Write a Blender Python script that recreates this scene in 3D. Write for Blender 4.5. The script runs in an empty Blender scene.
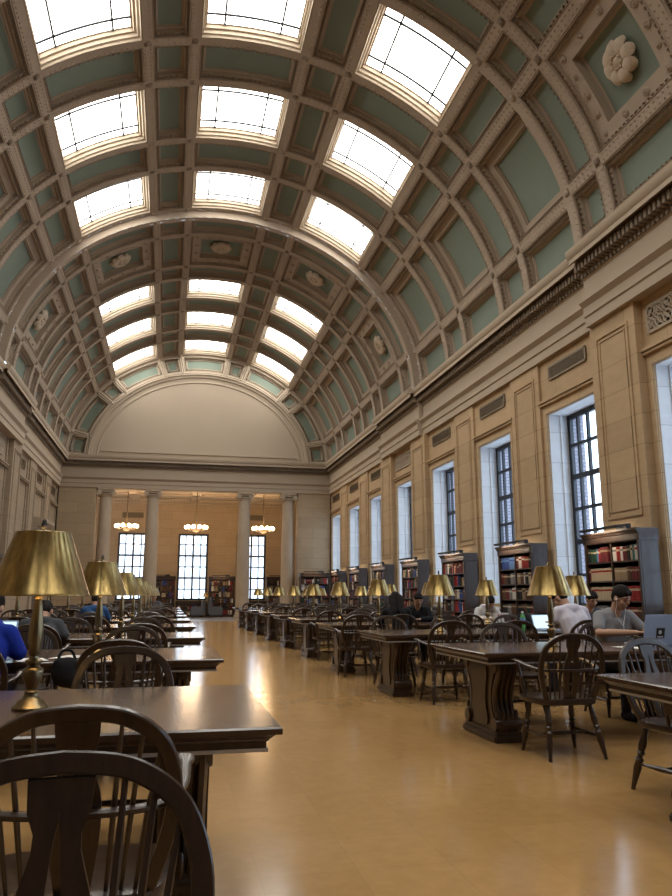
import bpy, bmesh, math, random
from math import sin, cos, pi, radians as RAD, sqrt
from mathutils import Vector as V, Matrix
random.seed(7)
scene = bpy.context.scene
COL = scene.collection
H = 1.24                      # camera height
XC = 1.31                     # room axis

# ------------------------------------------------------------------ materials
def nodes_of(m):
    nt = m.node_tree
    return nt, nt.nodes, nt.links, nt.nodes['Principled BSDF']
def mat(name, col, rough=.6, metal=0, spec=.5, noise=None, bump=None, coat=0, emit=None, estr=0, sheen=0):
    """noise=(scale,(stretch xyz),amount,col2)  bump=(scale,strength,(stretch))"""
    m = bpy.data.materials.new(name); m.use_nodes = True
    nt, N, L, b = nodes_of(m)
    b.inputs['Base Color'].default_value = (*col, 1)
    b.inputs['Roughness'].default_value = rough
    b.inputs['Metallic'].default_value = metal
    b.inputs['Specular IOR Level'].default_value = spec
    b.inputs['Coat Weight'].default_value = coat
    b.inputs['Coat Roughness'].default_value = .12
    b.inputs['Sheen Weight'].default_value = sheen
    if emit:
        b.inputs['Emission Color'].default_value = (*emit, 1); b.inputs['Emission Strength'].default_value = estr
    if noise or bump:
        tc = N.new('ShaderNodeTexCoord')
    if noise:
        sc, st, amt, c2 = noise
        mp = N.new('ShaderNodeMapping'); mp.inputs['Scale'].default_value = st
        nz = N.new('ShaderNodeTexNoise'); nz.inputs['Scale'].default_value = sc; nz.inputs['Detail'].default_value = 6; nz.inputs['Roughness'].default_value = .62
        rp = N.new('ShaderNodeValToRGB'); rp.color_ramp.elements[0].position = .35; rp.color_ramp.elements[1].position = .68
        rp.color_ramp.elements[0].color = (*[c*(1-amt)+d*amt for c, d in zip(col, c2)], 1); rp.color_ramp.elements[1].color = (*col, 1)
        L.new(tc.outputs['Object'], mp.inputs['Vector']); L.new(mp.outputs[0], nz.inputs['Vector'])
        L.new(nz.outputs['Fac'], rp.inputs[0]); L.new(rp.outputs[0], b.inputs['Base Color'])
    if bump:
        sc, sg, st = bump
        mp = N.new('ShaderNodeMapping'); mp.inputs['Scale'].default_value = st
        nz = N.new('ShaderNodeTexNoise'); nz.inputs['Scale'].default_value = sc; nz.inputs['Detail'].default_value = 4
        bp = N.new('ShaderNodeBump'); bp.inputs['Strength'].default_value = sg; bp.inputs['Distance'].default_value = .02
        L.new(tc.outputs['Object'], mp.inputs['Vector']); L.new(mp.outputs[0], nz.inputs['Vector'])
        L.new(nz.outputs['Fac'], bp.inputs['Height']); L.new(bp.outputs[0], b.inputs['Normal'])
    return m

def stone(name, col, joint, bw, bh, axis, dark=.75, amt=.5):
    """ashlar: brick texture laid in the plane given by axis ('YZ' or 'XZ')"""
    m = bpy.data.materials.new(name); m.use_nodes = True
    nt, N, L, b = nodes_of(m)
    tc = N.new('ShaderNodeTexCoord'); sp = N.new('ShaderNodeSeparateXYZ'); cb = N.new('ShaderNodeCombineXYZ')
    L.new(tc.outputs['Object'], sp.inputs[0])
    L.new(sp.outputs['Y' if axis == 'YZ' else 'X'], cb.inputs['X']); L.new(sp.outputs['Z'], cb.inputs['Y'])
    br = N.new('ShaderNodeTexBrick'); br.inputs['Scale'].default_value = 1
    br.inputs['Brick Width'].default_value = bw; br.inputs['Row Height'].default_value = bh
    br.inputs['Mortar Size'].default_value = joint; br.inputs['Mortar Smooth'].default_value = .2; br.inputs['Bias'].default_value = 0
    br.inputs['Color1'].default_value = (*col, 1); br.inputs['Color2'].default_value = (*[c*.88 for c in col], 1)
    br.inputs['Mortar'].default_value = (*[c*.55 for c in col], 1)
    L.new(cb.outputs[0], br.inputs['Vector'])
    mp = N.new('ShaderNodeMapping'); mp.inputs['Scale'].default_value = (1, 1, 3)
    nz = N.new('ShaderNodeTexNoise'); nz.inputs['Scale'].default_value = 2.2; nz.inputs['Detail'].default_value = 8; nz.inputs['Roughness'].default_value = .7
    rp = N.new('ShaderNodeValToRGB'); rp.color_ramp.elements[0].position = .3; rp.color_ramp.elements[1].position = .7
    rp.color_ramp.elements[0].color = (dark, dark*.97, dark*.93, 1); rp.color_ramp.elements[1].color = (1, 1, 1, 1)
    L.new(tc.outputs['Object'], mp.inputs[0]); L.new(mp.outputs[0], nz.inputs['Vector']); L.new(nz.outputs['Fac'], rp.inputs[0])
    mx = N.new('ShaderNodeMix'); mx.data_type = 'RGBA'; mx.blend_type = 'MULTIPLY'; mx.inputs['Factor'].default_value = amt
    L.new(br.outputs['Color'], mx.inputs[6]); L.new(rp.outputs[0], mx.inputs[7]); L.new(mx.outputs[2], b.inputs['Base Color'])
    b.inputs['Roughness'].default_value = .75; b.inputs['Specular IOR Level'].default_value = .25
    bp = N.new('ShaderNodeBump'); bp.inputs['Strength'].default_value = .25; bp.inputs['Distance'].default_value = .01
    L.new(nz.outputs['Fac'], bp.inputs['Height']); L.new(bp.outputs[0], b.inputs['Normal'])
    return m

def wood(name, col, col2, rough=.3, coat=.3, scale=6, st=(1, 9, 9)):
    m = mat(name, col, rough, 0, .5, (scale, st, .85, col2), (scale*3, .06, st), coat)
    return m

M = {}
M['plaster'] = mat('plaster_rib', (.39, .315, .245), .8, 0, .2, (1.3, (1, 1, 1), .5, (.33, .262, .20)), (26, .35, (1, 1, 1)))
M['green'] = mat('sage_green_panel', (.205, .25, .205), .85, 0, .2, (1.5, (1, 1, 1), .4, (.17, .206, .17)))
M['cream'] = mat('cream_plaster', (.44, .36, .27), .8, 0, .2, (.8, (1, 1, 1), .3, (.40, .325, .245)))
M['creamend'] = mat('shaded_cream_plaster', (.38, .312, .238), .8, 0, .2, (.8, (1, 1, 1), .3, (.35, .285, .215)))  # cream plaster copy, dimmer light of the end wall put into its colour
M['bed'] = mat('shade_tinted_bed_moulding', (.25, .195, .145), .85, 0, .2, (6, (1, 1, 1), .5, (.18, .14, .10)))  # plaster coloured darker to stand in for shade under the cornice
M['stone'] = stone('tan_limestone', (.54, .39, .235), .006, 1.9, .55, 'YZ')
M['stonel'] = stone('shaded_limestone', (.36, .28, .195), .006, 1.9, .55, 'YZ')  # limestone copy coloured darker for the dim light on the left wall
M['stonex'] = stone('tan_limestone_end', (.40, .305, .20), .006, 1.3, .52, 'XZ')  # limestone copy darkened in colour for the weaker light at the end
M['reveal'] = stone('daylight_tinted_limestone', (.78, .80, .83), .005, 1.2, .69, 'XZ', .82, .5)  # same limestone, with blue-white daylight on the reveals put into the colour
M['stonecol'] = mat('column_limestone', (.42, .345, .26), .7, 0, .25, (2, (1, 1, .5), .6, (.32, .26, .19)))
M['brick'] = stone('outside_brick', (.33, .31, .36), .016, .26, .085, 'XZ', .8, .5)
M['chairwood'] = wood('dark_oak', (.050, .028, .016), (.022, .012, .008), .34, .25, 5, (6, 6, 1.2))
M['tablewood'] = wood('table_oak', (.085, .046, .025), (.036, .019, .011), .24, .5, 2.2, (.5, 7, 7))
M['pedwood'] = wood('pedestal_oak', (.060, .033, .019), (.026, .014, .009), .33, .3, 4, (6, 6, .9))
M['casewood'] = wood('bookcase_oak', (.050, .030, .022), (.024, .014, .010), .4, .2, 4, (5, 5, .8))
M['brass'] = mat('brushed_brass', (.60, .43, .17), .30, 1, .5, (2.2, (9, 9, .05), .85, (.20, .145, .055)))  # broad dark streaks in the colour stand in for reflections on the shades
M['pewter'] = mat('aged_brass', (.30, .245, .14), .3, 1, .5, (4, (3, 3, 3), .5, (.16, .13, .08)))
M['shadein'] = mat('shade_lining', (.8, .72, .5), .6)
M['darkmetal'] = mat('dark_metal', (.022, .024, .028), .45, .3)
M['sash'] = mat('black_sash', (.012, .015, .022), .5)
M['bronze'] = mat('bronze_grille', (.20, .155, .10), .5, .6)
M['carved'] = mat('carved_plaster', (.52, .43, .33), .8, 0, .2, None, (30, .4, (1, 1, 1)))
M['skin'] = mat('skin', (.50, .29, .19), .55)
M['skinp'] = mat('fair_skin', (.60, .37, .27), .55)
M['hairb'] = mat('black_hair', (.012, .010, .010), .75, 0, .15, (30, (1, 1, .2), .6, (.03, .024, .02)))
M['hairg'] = mat('grey_hair', (.25, .24, .23), .6)
M['tgrey'] = mat('heather_grey_cloth', (.27, .275, .29), .9, 0, .2, (60, (1, 1, 1), .4, (.2, .2, .215)), (6, .6, (1, 1, 1)))
M['twhite'] = mat('white_cloth', (.66, .63, .72), .9, 0, .2, None, (6, .6, (1, 1, 1)))
M['hoodw'] = mat('off_white_cloth', (.60, .60, .62), .9, 0, .2, None, (7, .7, (1, 1, 1)))
M['blue'] = mat('royal_blue_cloth', (.010, .030, .30), .85, 0, .2, None, (6, .6, (1, 1, 1)))
M['denim'] = mat('light_blue_cloth', (.045, .11, .27), .9, 0, .2, None, (7, .6, (1, 1, 1)))
M['black'] = mat('black_cloth', (.012, .012, .014), .85, 0, .2, None, (8, .6, (1, 1, 1)))
M['dgrey'] = mat('dark_grey_cloth', (.07, .075, .085), .9, 0, .2, None, (8, .6, (1, 1, 1)))
M['jean'] = mat('dark_jeans', (.02, .026, .05), .9)
M['white'] = mat('white_plastic', (.8, .8, .8), .4)
M['paper'] = mat('white_paper', (.75, .74, .72), .8)
M['silver'] = mat('silver_lid', (.46, .58, .80), .4, 0)
M['lapblack'] = mat('black_lid', (.015, .015, .017), .4)
M['screen'] = mat('lit_screen', (.1, .1, .1), .4, 0, .5, None, None, 0, (.62, .82, .9), 1.3)
M['bottle'] = mat('green_bottle', (.10, .42, .12), .2, 0, .5, None, None, .4)
M['bottlelabel'] = mat('bottle_label', (.15, .32, .62), .5)
M['redink'] = mat('red_print', (.55, .03, .03), .6)
M['uphol'] = mat('slate_upholstery', (.11, .125, .15), .85, 0, .3, None, (9, .4, (1, 1, 1)))
M['globe'] = mat('lit_globe', (1, .9, .7), .4, 0, .5, None, None, 0, (1, .74, .40), 14)
M['strip'] = mat('edge_highlight_paint', (.62, .65, .72), .3, .3)  # pale colour painted in for the reflection along the table's lower edge
M['carpet'] = mat('pale_stone_floor', (.34, .38, .44), .25, 0, .5, (2, (1, 1, 1), .3, (.28, .31, .37)))

def floor_mat():
    m = bpy.data.materials.new('cork_tile_floor'); m.use_nodes = True
    nt, N, L, b = nodes_of(m)
    tc = N.new('ShaderNodeTexCoord')
    br = N.new('ShaderNodeTexBrick'); br.offset = 0; br.inputs['Scale'].default_value = 1
    br.inputs['Brick Width'].default_value = .45; br.inputs['Row Height'].default_value = .45; br.inputs['Mortar Size'].default_value = .003
    br.inputs['Color1'].default_value = (.50, .295, .115, 1); br.inputs['Color2'].default_value = (.46, .268, .10, 1); br.inputs['Mortar'].default_value = (.42, .26, .105, 1)
    L.new(tc.outputs['Object'], br.inputs['Vector'])
    nz = N.new('ShaderNodeTexNoise'); nz.inputs['Scale'].default_value = 9; nz.inputs['Detail'].default_value = 8; nz.inputs['Roughness'].default_value = .7
    rp = N.new('ShaderNodeValToRGB'); rp.color_ramp.elements[0].position = .3; rp.color_ramp.elements[0].color = (.78, .76, .72, 1); rp.color_ramp.elements[1].position = .7
    L.new(tc.outputs['Object'], nz.inputs['Vector']); L.new(nz.outputs['Fac'], rp.inputs[0])
    mx = N.new('ShaderNodeMix'); mx.data_type = 'RGBA'; mx.blend_type = 'MULTIPLY'; mx.inputs['Factor'].default_value = .7
    L.new(br.outputs['Color'], mx.inputs[6]); L.new(rp.outputs[0], mx.inputs[7]); L.new(mx.outputs[2], b.inputs['Base Color'])
    n2 = N.new('ShaderNodeTexNoise'); n2.inputs['Scale'].default_value = 2.2; n2.inputs['Detail'].default_value = 3
    r2 = N.new('ShaderNodeMapRange'); r2.inputs[3].default_value = .10; r2.inputs[4].default_value = .22
    L.new(tc.outputs['Object'], n2.inputs['Vector']); L.new(n2.outputs['Fac'], r2.inputs[0]); L.new(r2.outputs[0], b.inputs['Roughness'])
    bp = N.new('ShaderNodeBump'); bp.inputs['Strength'].default_value = .04; bp.inputs['Distance'].default_value = .01
    L.new(n2.outputs['Fac'], bp.inputs['Height']); L.new(bp.outputs[0], b.inputs['Normal'])
    b.inputs['Specular IOR Level'].default_value = .5
    return m
M['floor'] = floor_mat()

def glass_mat(nm, tint):
    m = bpy.data.materials.new(nm); m.use_nodes = True
    nt = m.node_tree; N, L = nt.nodes, nt.links; N.clear()
    o = N.new('ShaderNodeOutputMaterial'); mx = N.new('ShaderNodeMixShader'); t = N.new('ShaderNodeBsdfTransparent'); g = N.new('ShaderNodeBsdfGlossy')
    g.inputs['Roughness'].default_value = .05; t.inputs['Color'].default_value = (*tint, 1); mx.inputs[0].default_value = .05
    L.new(t.outputs[0], mx.inputs[1]); L.new(g.outputs[0], mx.inputs[2]); L.new(mx.outputs[0], o.inputs[0])
    return m
M['glass'] = glass_mat('window_glass', (.96, .98, 1))
M['glassdim'] = glass_mat('dimming_window_glass', (.80, .80, .80))  # tint added to dim the sky glare through the end windows
def lay_mat():
    m = bpy.data.materials.new('skylight_glass'); m.use_nodes = True
    nt = m.node_tree; N, L = nt.nodes, nt.links; N.clear()
    o = N.new('ShaderNodeOutputMaterial'); e = N.new('ShaderNodeEmission'); e.inputs['Color'].default_value = (1, .965, .90, 1); e.inputs['Strength'].default_value = SKY_E
    L.new(e.outputs[0], o.inputs[0]); return m
SKY_E = 11.5
M['lay'] = lay_mat()

# ------------------------------------------------------------------ mesh helper
class MB:
    def __init__(s): s.v, s.f, s.mi, s.cur = [], [], [], 0
    def add(s, vs, fs):
        o = len(s.v); s.v += [tuple(p) for p in vs]
        for f in fs: s.f.append(tuple(i+o for i in f)); s.mi.append(s.cur)
        return s
    def box(s, x0, x1, y0, y1, z0, z1):
        return s.add([(x0,y0,z0),(x1,y0,z0),(x1,y1,z0),(x0,y1,z0),(x0,y0,z1),(x1,y0,z1),(x1,y1,z1),(x0,y1,z1)],
                     [(3,2,1,0),(4,5,6,7),(0,1,5,4),(1,2,6,5),(2,3,7,6),(3,0,4,7)])
    def bbox(s, x0, x1, y0, y1, z0, z1, b=.006):
        """box with chamfered edges"""
        xs, ys, zs = (x0, x1), (y0, y1), (z0, z1); bm = bmesh.new()
        bmesh.ops.create_cube(bm, size=1)
        for v in bm.verts: v.co = ((x0+x1)/2+v.co.x*(x1-x0), (y0+y1)/2+v.co.y*(y1-y0), (z0+z1)/2+v.co.z*(z1-z0))
        bmesh.ops.bevel(bm, geom=bm.edges[:], offset=b, segments=2, affect='EDGES')
        return s.frombm(bm)
    def frombm(s, bm):
        bm.verts.index_update(); s.add([v.co[:] for v in bm.verts], [[v.index for v in f.verts] for f in bm.faces]); bm.free(); return s
    def quad(s, a, b, c, d): return s.add([a, b, c, d], [(0, 1, 2, 3)])
    def tube(s, pts, radii, n=8, closed=False, cap=True, r2=None, up=None):
        """tube along pts; radii scalar/list; r2 (list/scalar) second radius along 'up'-ish axis for flat sections"""
        pts = [V(p) for p in pts]; m = len(pts)
        if not hasattr(radii, '__len__'): radii = [radii]*m
        if r2 is None: r2 = radii
        elif not hasattr(r2, '__len__'): r2 = [r2]*m
        vs, fs = [], []; nrm = None
        for i, p in enumerate(pts):
            t = (pts[(i+1) % m]-pts[i-1]) if closed else (pts[min(i+1, m-1)]-pts[max(i-1, 0)])
            if t.length < 1e-9: t = V((0, 0, 1))
            t.normalize()
            if up is not None:
                b = V(up); b = (b-t*b.dot(t))
                if b.length < 1e-4: b = t.orthogonal()
                b.normalize(); a = b.cross(t)
            else:
                if nrm is None: nrm = t.orthogonal().normalized()
                nrm = (nrm-t*nrm.dot(t)).normalized(); a = nrm; b = t.cross(a)
            for k in range(n):
                th = 2*pi*(k+.5)/n; vs.append(p+a*(cos(th)*radii[i])+b*(sin(th)*r2[i]))
        seg = m if closed else m-1
        for i in range(seg):
            j = (i+1) % m
            for k in range(n):
                l = (k+1) % n; fs.append((i*n+k, i*n+l, j*n+l, j*n+k))
        if cap and not closed: fs.append(tuple(range(n))[::-1]); fs.append(tuple((m-1)*n+k for k in range(n)))
        return s.add(vs, fs)
    def lathe(s, prof, n=20, c=(0, 0, 0), axis=None):
        c = V(c); vs, fs = [], []
        for r, z in prof:
            for k in range(n):
                a = 2*pi*k/n; p = V((r*cos(a), r*sin(a), z))
                if axis is not None: p = axis @ p
                vs.append(c+p)
        for i in range(len(prof)-1):
            for k in range(n):
                l = (k+1) % n; fs.append((i*n+k, i*n+l, (i+1)*n+l, (i+1)*n+k))
        if prof[0][0] > 1e-5: fs.append(tuple(range(n))[::-1])
        if prof[-1][0] > 1e-5: fs.append(tuple((len(prof)-1)*n+k for k in range(n)))
        return s.add(vs, fs)
    def sphere(s, c, r, n=10, sc=(1, 1, 1)):
        prof = [(max(1e-6, r*sin(pi*i/n)), -r*cos(pi*i/n)) for i in range(n+1)]
        k0 = len(s.v); s.lathe(prof, max(6, int(n*1.4)))
        c = V(c)
        for i in range(k0, len(s.v)):
            p = s.v[i]; s.v[i] = (c.x+p[0]*sc[0], c.y+p[1]*sc[1], c.z+p[2]*sc[2])
        return s
    def capsule(s, a, b, ra, rb, n=10):
        a, b = V(a), V(b); d = (b-a); L = max(d.length, 1e-6); d.normalize(); st = 5
        pts, rr = [], []
        for i in range(st): t = (i+.15)/st; pts.append(a-d*ra*cos(t*pi/2)); rr.append(ra*sin(t*pi/2))
        pts += [a+d*(L*.5*0), b]; rr += [ra, rb]
        for i in range(st-1, -1, -1): t = (i+.15)/st; pts.append(b+d*rb*cos(t*pi/2)); rr.append(rb*sin(t*pi/2))
        return s.tube(pts, rr, n)
    def prism(s, poly, fn, t0, t1):
        """poly: 2D outline; fn(a,b,t)->xyz; extruded from t0 to t1"""
        n = len(poly); vs = [fn(a, b, t0) for a, b in poly]+[fn(a, b, t1) for a, b in poly]
        fs = [tuple(range(n))[::-1], tuple(range(n, 2*n))]+[(i, (i+1) % n, n+(i+1) % n, n+i) for i in range(n)]
        return s.add(vs, fs)
    def xf(s, mtx):
        s.v = [tuple(mtx @ V(p)) for p in s.v]; return s
    def mesh(s, name, mats, smooth=35):
        me = bpy.data.meshes.new(name); me.from_pydata(s.v, [], s.f)
        for m in (mats if isinstance(mats, (list, tuple)) else [mats]): me.materials.append(m)
        if max(s.mi, default=0) > 0: me.polygons.foreach_set('material_index', s.mi)
        bm = bmesh.new(); bm.from_mesh(me); bmesh.ops.recalc_face_normals(bm, faces=bm.faces[:]); bm.to_mesh(me); bm.free()
        if smooth:
            me.polygons.foreach_set('use_smooth', [True]*len(me.polygons)); me.set_sharp_from_angle(angle=RAD(smooth))
        me.update(); return me
    def build(s, name, mats, parent=None, smooth=35, loc=None):
        o = bpy.data.objects.new(name, s.mesh(name, mats, smooth)); COL.objects.link(o)
        if parent: o.parent = parent
        if loc: o.location = loc
        return o

def tag(o, label=None, cat=None, group=None, kind=None):
    if label: o['label'] = label
    if cat: o['category'] = cat
    if group: o['group'] = group
    if kind: o['kind'] = kind
    return o
def empty(name, loc=(0, 0, 0), rz=0, label=None, cat=None, group=None, kind=None):
    o = bpy.data.objects.new(name, None); COL.objects.link(o); o.location = loc; o.rotation_euler = (0, 0, rz); o.empty_display_size = .1
    return tag(o, label, cat, group, kind)
def copy_tree(o, parent=None):
    c = o.copy(); COL.objects.link(c)
    if parent is not None: c.parent = parent
    for ch in KIDS.get(o.name, [x for x in o.children]): copy_tree(ch, c)
    return c
KIDS = {}
def catmull(P, n=6):
    P = [V(p) for p in P]; out = []
    for i in range(len(P)-1):
        p0, p1, p2, p3 = P[max(i-1, 0)], P[i], P[i+1], P[min(i+2, len(P)-1)]
        for k in range(n):
            t = k/n; out.append(.5*((2*p1)+(p2-p0)*t+(2*p0-5*p1+4*p2-p3)*t*t+(3*p1-p0-3*p2+p3)*t**3))
    out.append(P[-1]); return out
def lerp(a, b, t): return a+(b-a)*t
ORD = ['first', 'second', 'third', 'fourth', 'fifth', 'sixth', 'seventh', 'eighth', 'ninth', 'tenth', 'eleventh', 'twelfth', 'thirteenth', 'fourteenth', 'fifteenth', 'sixteenth', 'seventeenth', 'eighteenth', 'nineteenth', 'twentieth', 'twenty-first', 'twenty-second', 'twenty-third', 'twenty-fourth', 'twenty-fifth', 'twenty-sixth', 'twenty-seventh', 'twenty-eighth']
# ================================================================== ARCHITECTURE
XR, XL, YB, YF = 8.08, -5.46, 37.7, -7.0
WC = [9.92+3.8*k for k in range(-4, 8)]          # window axes along the room
VA, VB, VZ = 6.6, 5.78, 7.85
def vault(off0=0):
    def f(u, v, w):
        a = RAD(u); return (XC+(VA+off0+w)*sin(a), v, VZ+(VB+off0+w)*cos(a))
    return f
def arcdeg(m, u): a = RAD(u); return math.degrees(m/sqrt((VA*cos(a))**2+(VB*sin(a))**2))

def cell(mb, f, u0, u1, v0, v1, steps, fill=None, inner=None, teeth=None, nseg=None):
    """steps: list of (inset metres, depth, material) from the rib centre line inward. Returns inner rect."""
    uc = (u0+u1)/2; n = nseg or max(2, int(abs(u1-u0)/3.2)); k = arcdeg(1, uc)
    def loop(ins, w):
        a0, a1, b0, b1 = u0+ins*k, u1-ins*k, v0+ins, v1-ins
        L = [f(lerp(a0, a1, i/n), b0, w) for i in range(n+1)]+[f(lerp(a1, a0, i/n), b1, w) for i in range(n+1)]
        return L
    N2 = 2*(n+1); prev = None
    for ins, w, mi in steps:
        L = loop(ins, w)
        if prev:
            mb.cur = mi; mb.add(prev+L, [(i, (i+1) % N2, N2+(i+1) % N2, N2+i) for i in range(N2)])
        prev = L
    if fill is not None:
        mb.cur = fill; mb.add(prev, [(i, i+1, N2-2-i, N2-1-i) for i in range(n)])
    if teeth:
        ins, w0, w1, pitch, sz, proj = teeth; mb.cur = 0
        a0, a1, b0, b1 = u0+ins*k, u1-ins*k, v0+ins, v1-ins
        Lu = abs(a1-a0)/k; nu = max(2, int(Lu/pitch)); nv = max(2, int((b1-b0)/pitch)); h = sz/2
        def tooth(pu, pv, du, dv):
            # small wedge standing on the inner face
            P = [f(pu-du, pv-dv, w0), f(pu+du, pv-dv, w0), f(pu+du, pv+dv, w0), f(pu-du, pv+dv, w0)]
            Q = [f(pu-du, pv-dv, w1), f(pu+du, pv-dv, w1), f(pu+du, pv+dv, w1), f(pu-du, pv+dv, w1)]
            mb.add(P+Q, [(0, 1, 2, 3), (0, 1, 5, 4), (1, 2, 6, 5), (2, 3, 7, 6), (3, 0, 4, 7)])
        for i in range(nu):
            u = lerp(a0, a1, (i+.5)/nu)
            tooth(u, b0+proj/2, h*k, proj/2); tooth(u, b1-proj/2, h*k, proj/2)
        for i in range(nv):
            v = lerp(b0, b1, (i+.5)/nv)
            tooth(a0+proj/2*k, v, proj/2*k, h); tooth(a1-proj/2*k, v, proj/2*k, h)
    return prev

TH = [-88, -76, -53, -43.3, -20.3, -11, 11, 20.3, 43.3, 53, 76, 88]
KIND = ['n', 'B', 'n', 'S', 'n', 'C', 'n', 'S', 'n', 'B', 'n']
RIB = .145
P_PANEL = [(0, 0, 0), (.11, 0, 0), (.115, .02, 0), (.13, .02, 0), (.135, 0, 0), (RIB, 0, 0), (RIB, .07, 0), (RIB+.07, .07, 0), (RIB+.075, .16, 0), (RIB+.115, .17, 0), (RIB+.125, .20, 0), (RIB+.14, .20, 0)]
P_BIG = P_PANEL[:6]+[(RIB, .07, 0), (RIB+.08, .07, 0), (RIB+.085, .17, 0), (RIB+.26, .18, 0), (RIB+.27, .22, 0), (RIB+.29, .22, 0), (RIB+.295, .27, 0)]
P_ROSE = P_PANEL[:6]+[(RIB, .05, 0), (RIB+.06, .05, 0), (RIB+.065, .10, 0), (RIB+.36, .10, 0), (RIB+.37, .27, 0), (RIB+.42, .29, 0)]
P_SKY = P_PANEL[:5]+[(RIB-.01, 0, 0), (RIB, .05, 2), (RIB+.045, .07, 2), (RIB+.05, .15, 2), (RIB+.095, .16, 2), (RIB+.10, .24, 2), (RIB+.14, .25, 2)]
TEE = (RIB+.005, .07, .02, .11, .058, .055)
def stud_rows(mb, f, u0, u1, v0, v1):
    """leaf studs along the rib centre lines of a cell's two lower edges"""
    mb.cur = 0; k = arcdeg(1, (u0+u1)/2); s = .03
    def stud(u, v):
        P = [f(u-s*k, v, 0), f(u, v-s, 0), f(u+s*k, v, 0), f(u, v+s, 0), f(u, v, -.026)]
        mb.add(P, [(0, 1, 4), (1, 2, 4), (2, 3, 4), (3, 0, 4)])
    n = int(abs(u1-u0)/k/.125)
    for i in range(n): stud(lerp(u0, u1, (i+.5)/n), v0+.06); stud(lerp(u0, u1, (i+.5)/n), v1-.06)
    n = int(abs(v1-v0)/.125)
    for i in range(n): stud(u0+.06*k, lerp(v0, v1, (i+.5)/n)); stud(u1-.06*k, lerp(v0, v1, (i+.5)/n))
skylights, rosettes = [], []
def rows_bay(ys, kind):
    """(v0, v1, rowtype) list"""
    if kind == 'sky':
        c = [ys+1.30, ys+5.1, ys+8.9]; R = []
        for i, q in enumerate(c):
            R.append((q-1.2, q+1.2, 'W'))
            if i < 2: R.append((q+1.2, c[i+1]-1.2, 'N'))
        return R
    return [(ys+.15, ys+1.25, 'N'), (ys+1.25, ys+3.75, 'R'), (ys+3.75, ys+4.85, 'N')]
vm = MB()
def build_bay(ys, ye, kind, detail=True):
    off0 = 0 if kind == 'sky' else -.24
    f = vault(off0); R = rows_bay(ys, kind)
    edges = [ys]+[R[0][0]]+[r[1] for r in R]+[ye]
    # plain strips at both ends of the bay
    for a, b in ((ys, R[0][0]), (R[-1][1], ye)):
        vm.cur = 0
        for i in range(56):
            u, w = lerp(-88, 88, i/56), lerp(-88, 88, (i+1)/56)
            vm.add([f(u, a, 0), f(w, a, 0), f(w, b, 0), f(u, b, 0)], [(0, 1, 2, 3)])
    for v0, v1, rt in R:
        for i, kd in enumerate(KIND):
            u0, u1 = TH[i], TH[i+1]; wide = kd in 'SCB'
            tee = TEE if detail else None
            if rt == 'W' and kd in 'SC':
                L = cell(vm, f, u0, u1, v0, v1, P_SKY)
                skylights.append((f, u0, u1, v0, v1))
            elif rt == 'R' and wide:
                cell(vm, f, u0, u1, v0, v1, P_ROSE, fill=1, teeth=tee); rosettes.append((f, (u0+u1)/2, (v0+v1)/2, u0, u1, v0, v1))
                k = arcdeg(1, (u0+u1)/2); ins = RIB+.215; vm.cur = 0       # little bosses on the flat border
                nu, nv = 5, 4
                pts = [(lerp(u0+ins*k, u1-ins*k, i/(nu-1)), q) for i in range(nu) for q in (v0+ins, v1-ins)]+[(q, lerp(v0+ins, v1-ins, i/(nv-1))) for i in range(1, nv-1) for q in (u0+ins*k, u1-ins*k)]
                for j, (pu, pv) in enumerate(pts):
                    r = .075 if j % 3 else .05; c = V(f(pu, pv, .10)); nrm = (V(f(pu, pv, .0))-c).normalized()
                    q = V((0, 0, 1)).rotation_difference(nrm).to_matrix(); vm.lathe([(r, 0), (r, .02), (r*.7, .035), (r*.6, .02), (r*.3, .045), (1e-6, .05)], 9, c, q)
            elif rt == 'W' and kd == 'B': cell(vm, f, u0, u1, v0, v1, P_BIG, fill=1, teeth=tee)
            else: cell(vm, f, u0, u1, v0, v1, P_PANEL, fill=1, teeth=tee)
            if detail and not (rt == 'W' and kd in 'SC'): stud_rows(vm, f, u0, u1, v0, v1)
        for u in TH[1:-1]:                                              # bosses at the rib crossings
            for v in (v0, v1):
                c = V(f(u, v, .01)); nrm = (V(f(u, v, -1))-c).normalized(); q = V((0, 0, 1)).rotation_difference(nrm).to_matrix(); vm.cur = 0
                vm.lathe([(.085, 0), (.085, .02), (.06, .05), (.035, .055), (1e-6, .075)], 8, c, q)
BAYS = [(-2.8, 7.35, 'sky', False), (7.35, 12.35, 'rose', True), (12.35, 22.5, 'sky', True), (22.5, 27.5, 'rose', True), (27.5, 37.7, 'sky', True)]
for b in BAYS: build_bay(*b)
vm.cur = 0
for y in (7.35, 12.35, 22.5, 27.5):                                     # end faces of the lower bands
    for i in range(72):
        u, w = lerp(-88, 88, i/72), lerp(-88, 88, (i+1)/72); f = vault()
        vm.add([f(u, y, 0), f(w, y, 0), f(w, y, -.24), f(u, y, -.24)], [(0, 1, 2, 3)])
for i in range(56):                                                      # plain vault behind the camera
    u, w = lerp(-88, 88, i/56), lerp(-88, 88, (i+1)/56); f = vault()
    vm.add([f(u, YF, 0), f(w, YF, 0), f(w, -2.8, 0), f(u, -2.8, 0)], [(0, 1, 2, 3)])
ceiling = vm.build('ceiling', [M['plaster'], M['green'], M['cream']], smooth=30); tag(ceiling, kind='structure')

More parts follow.
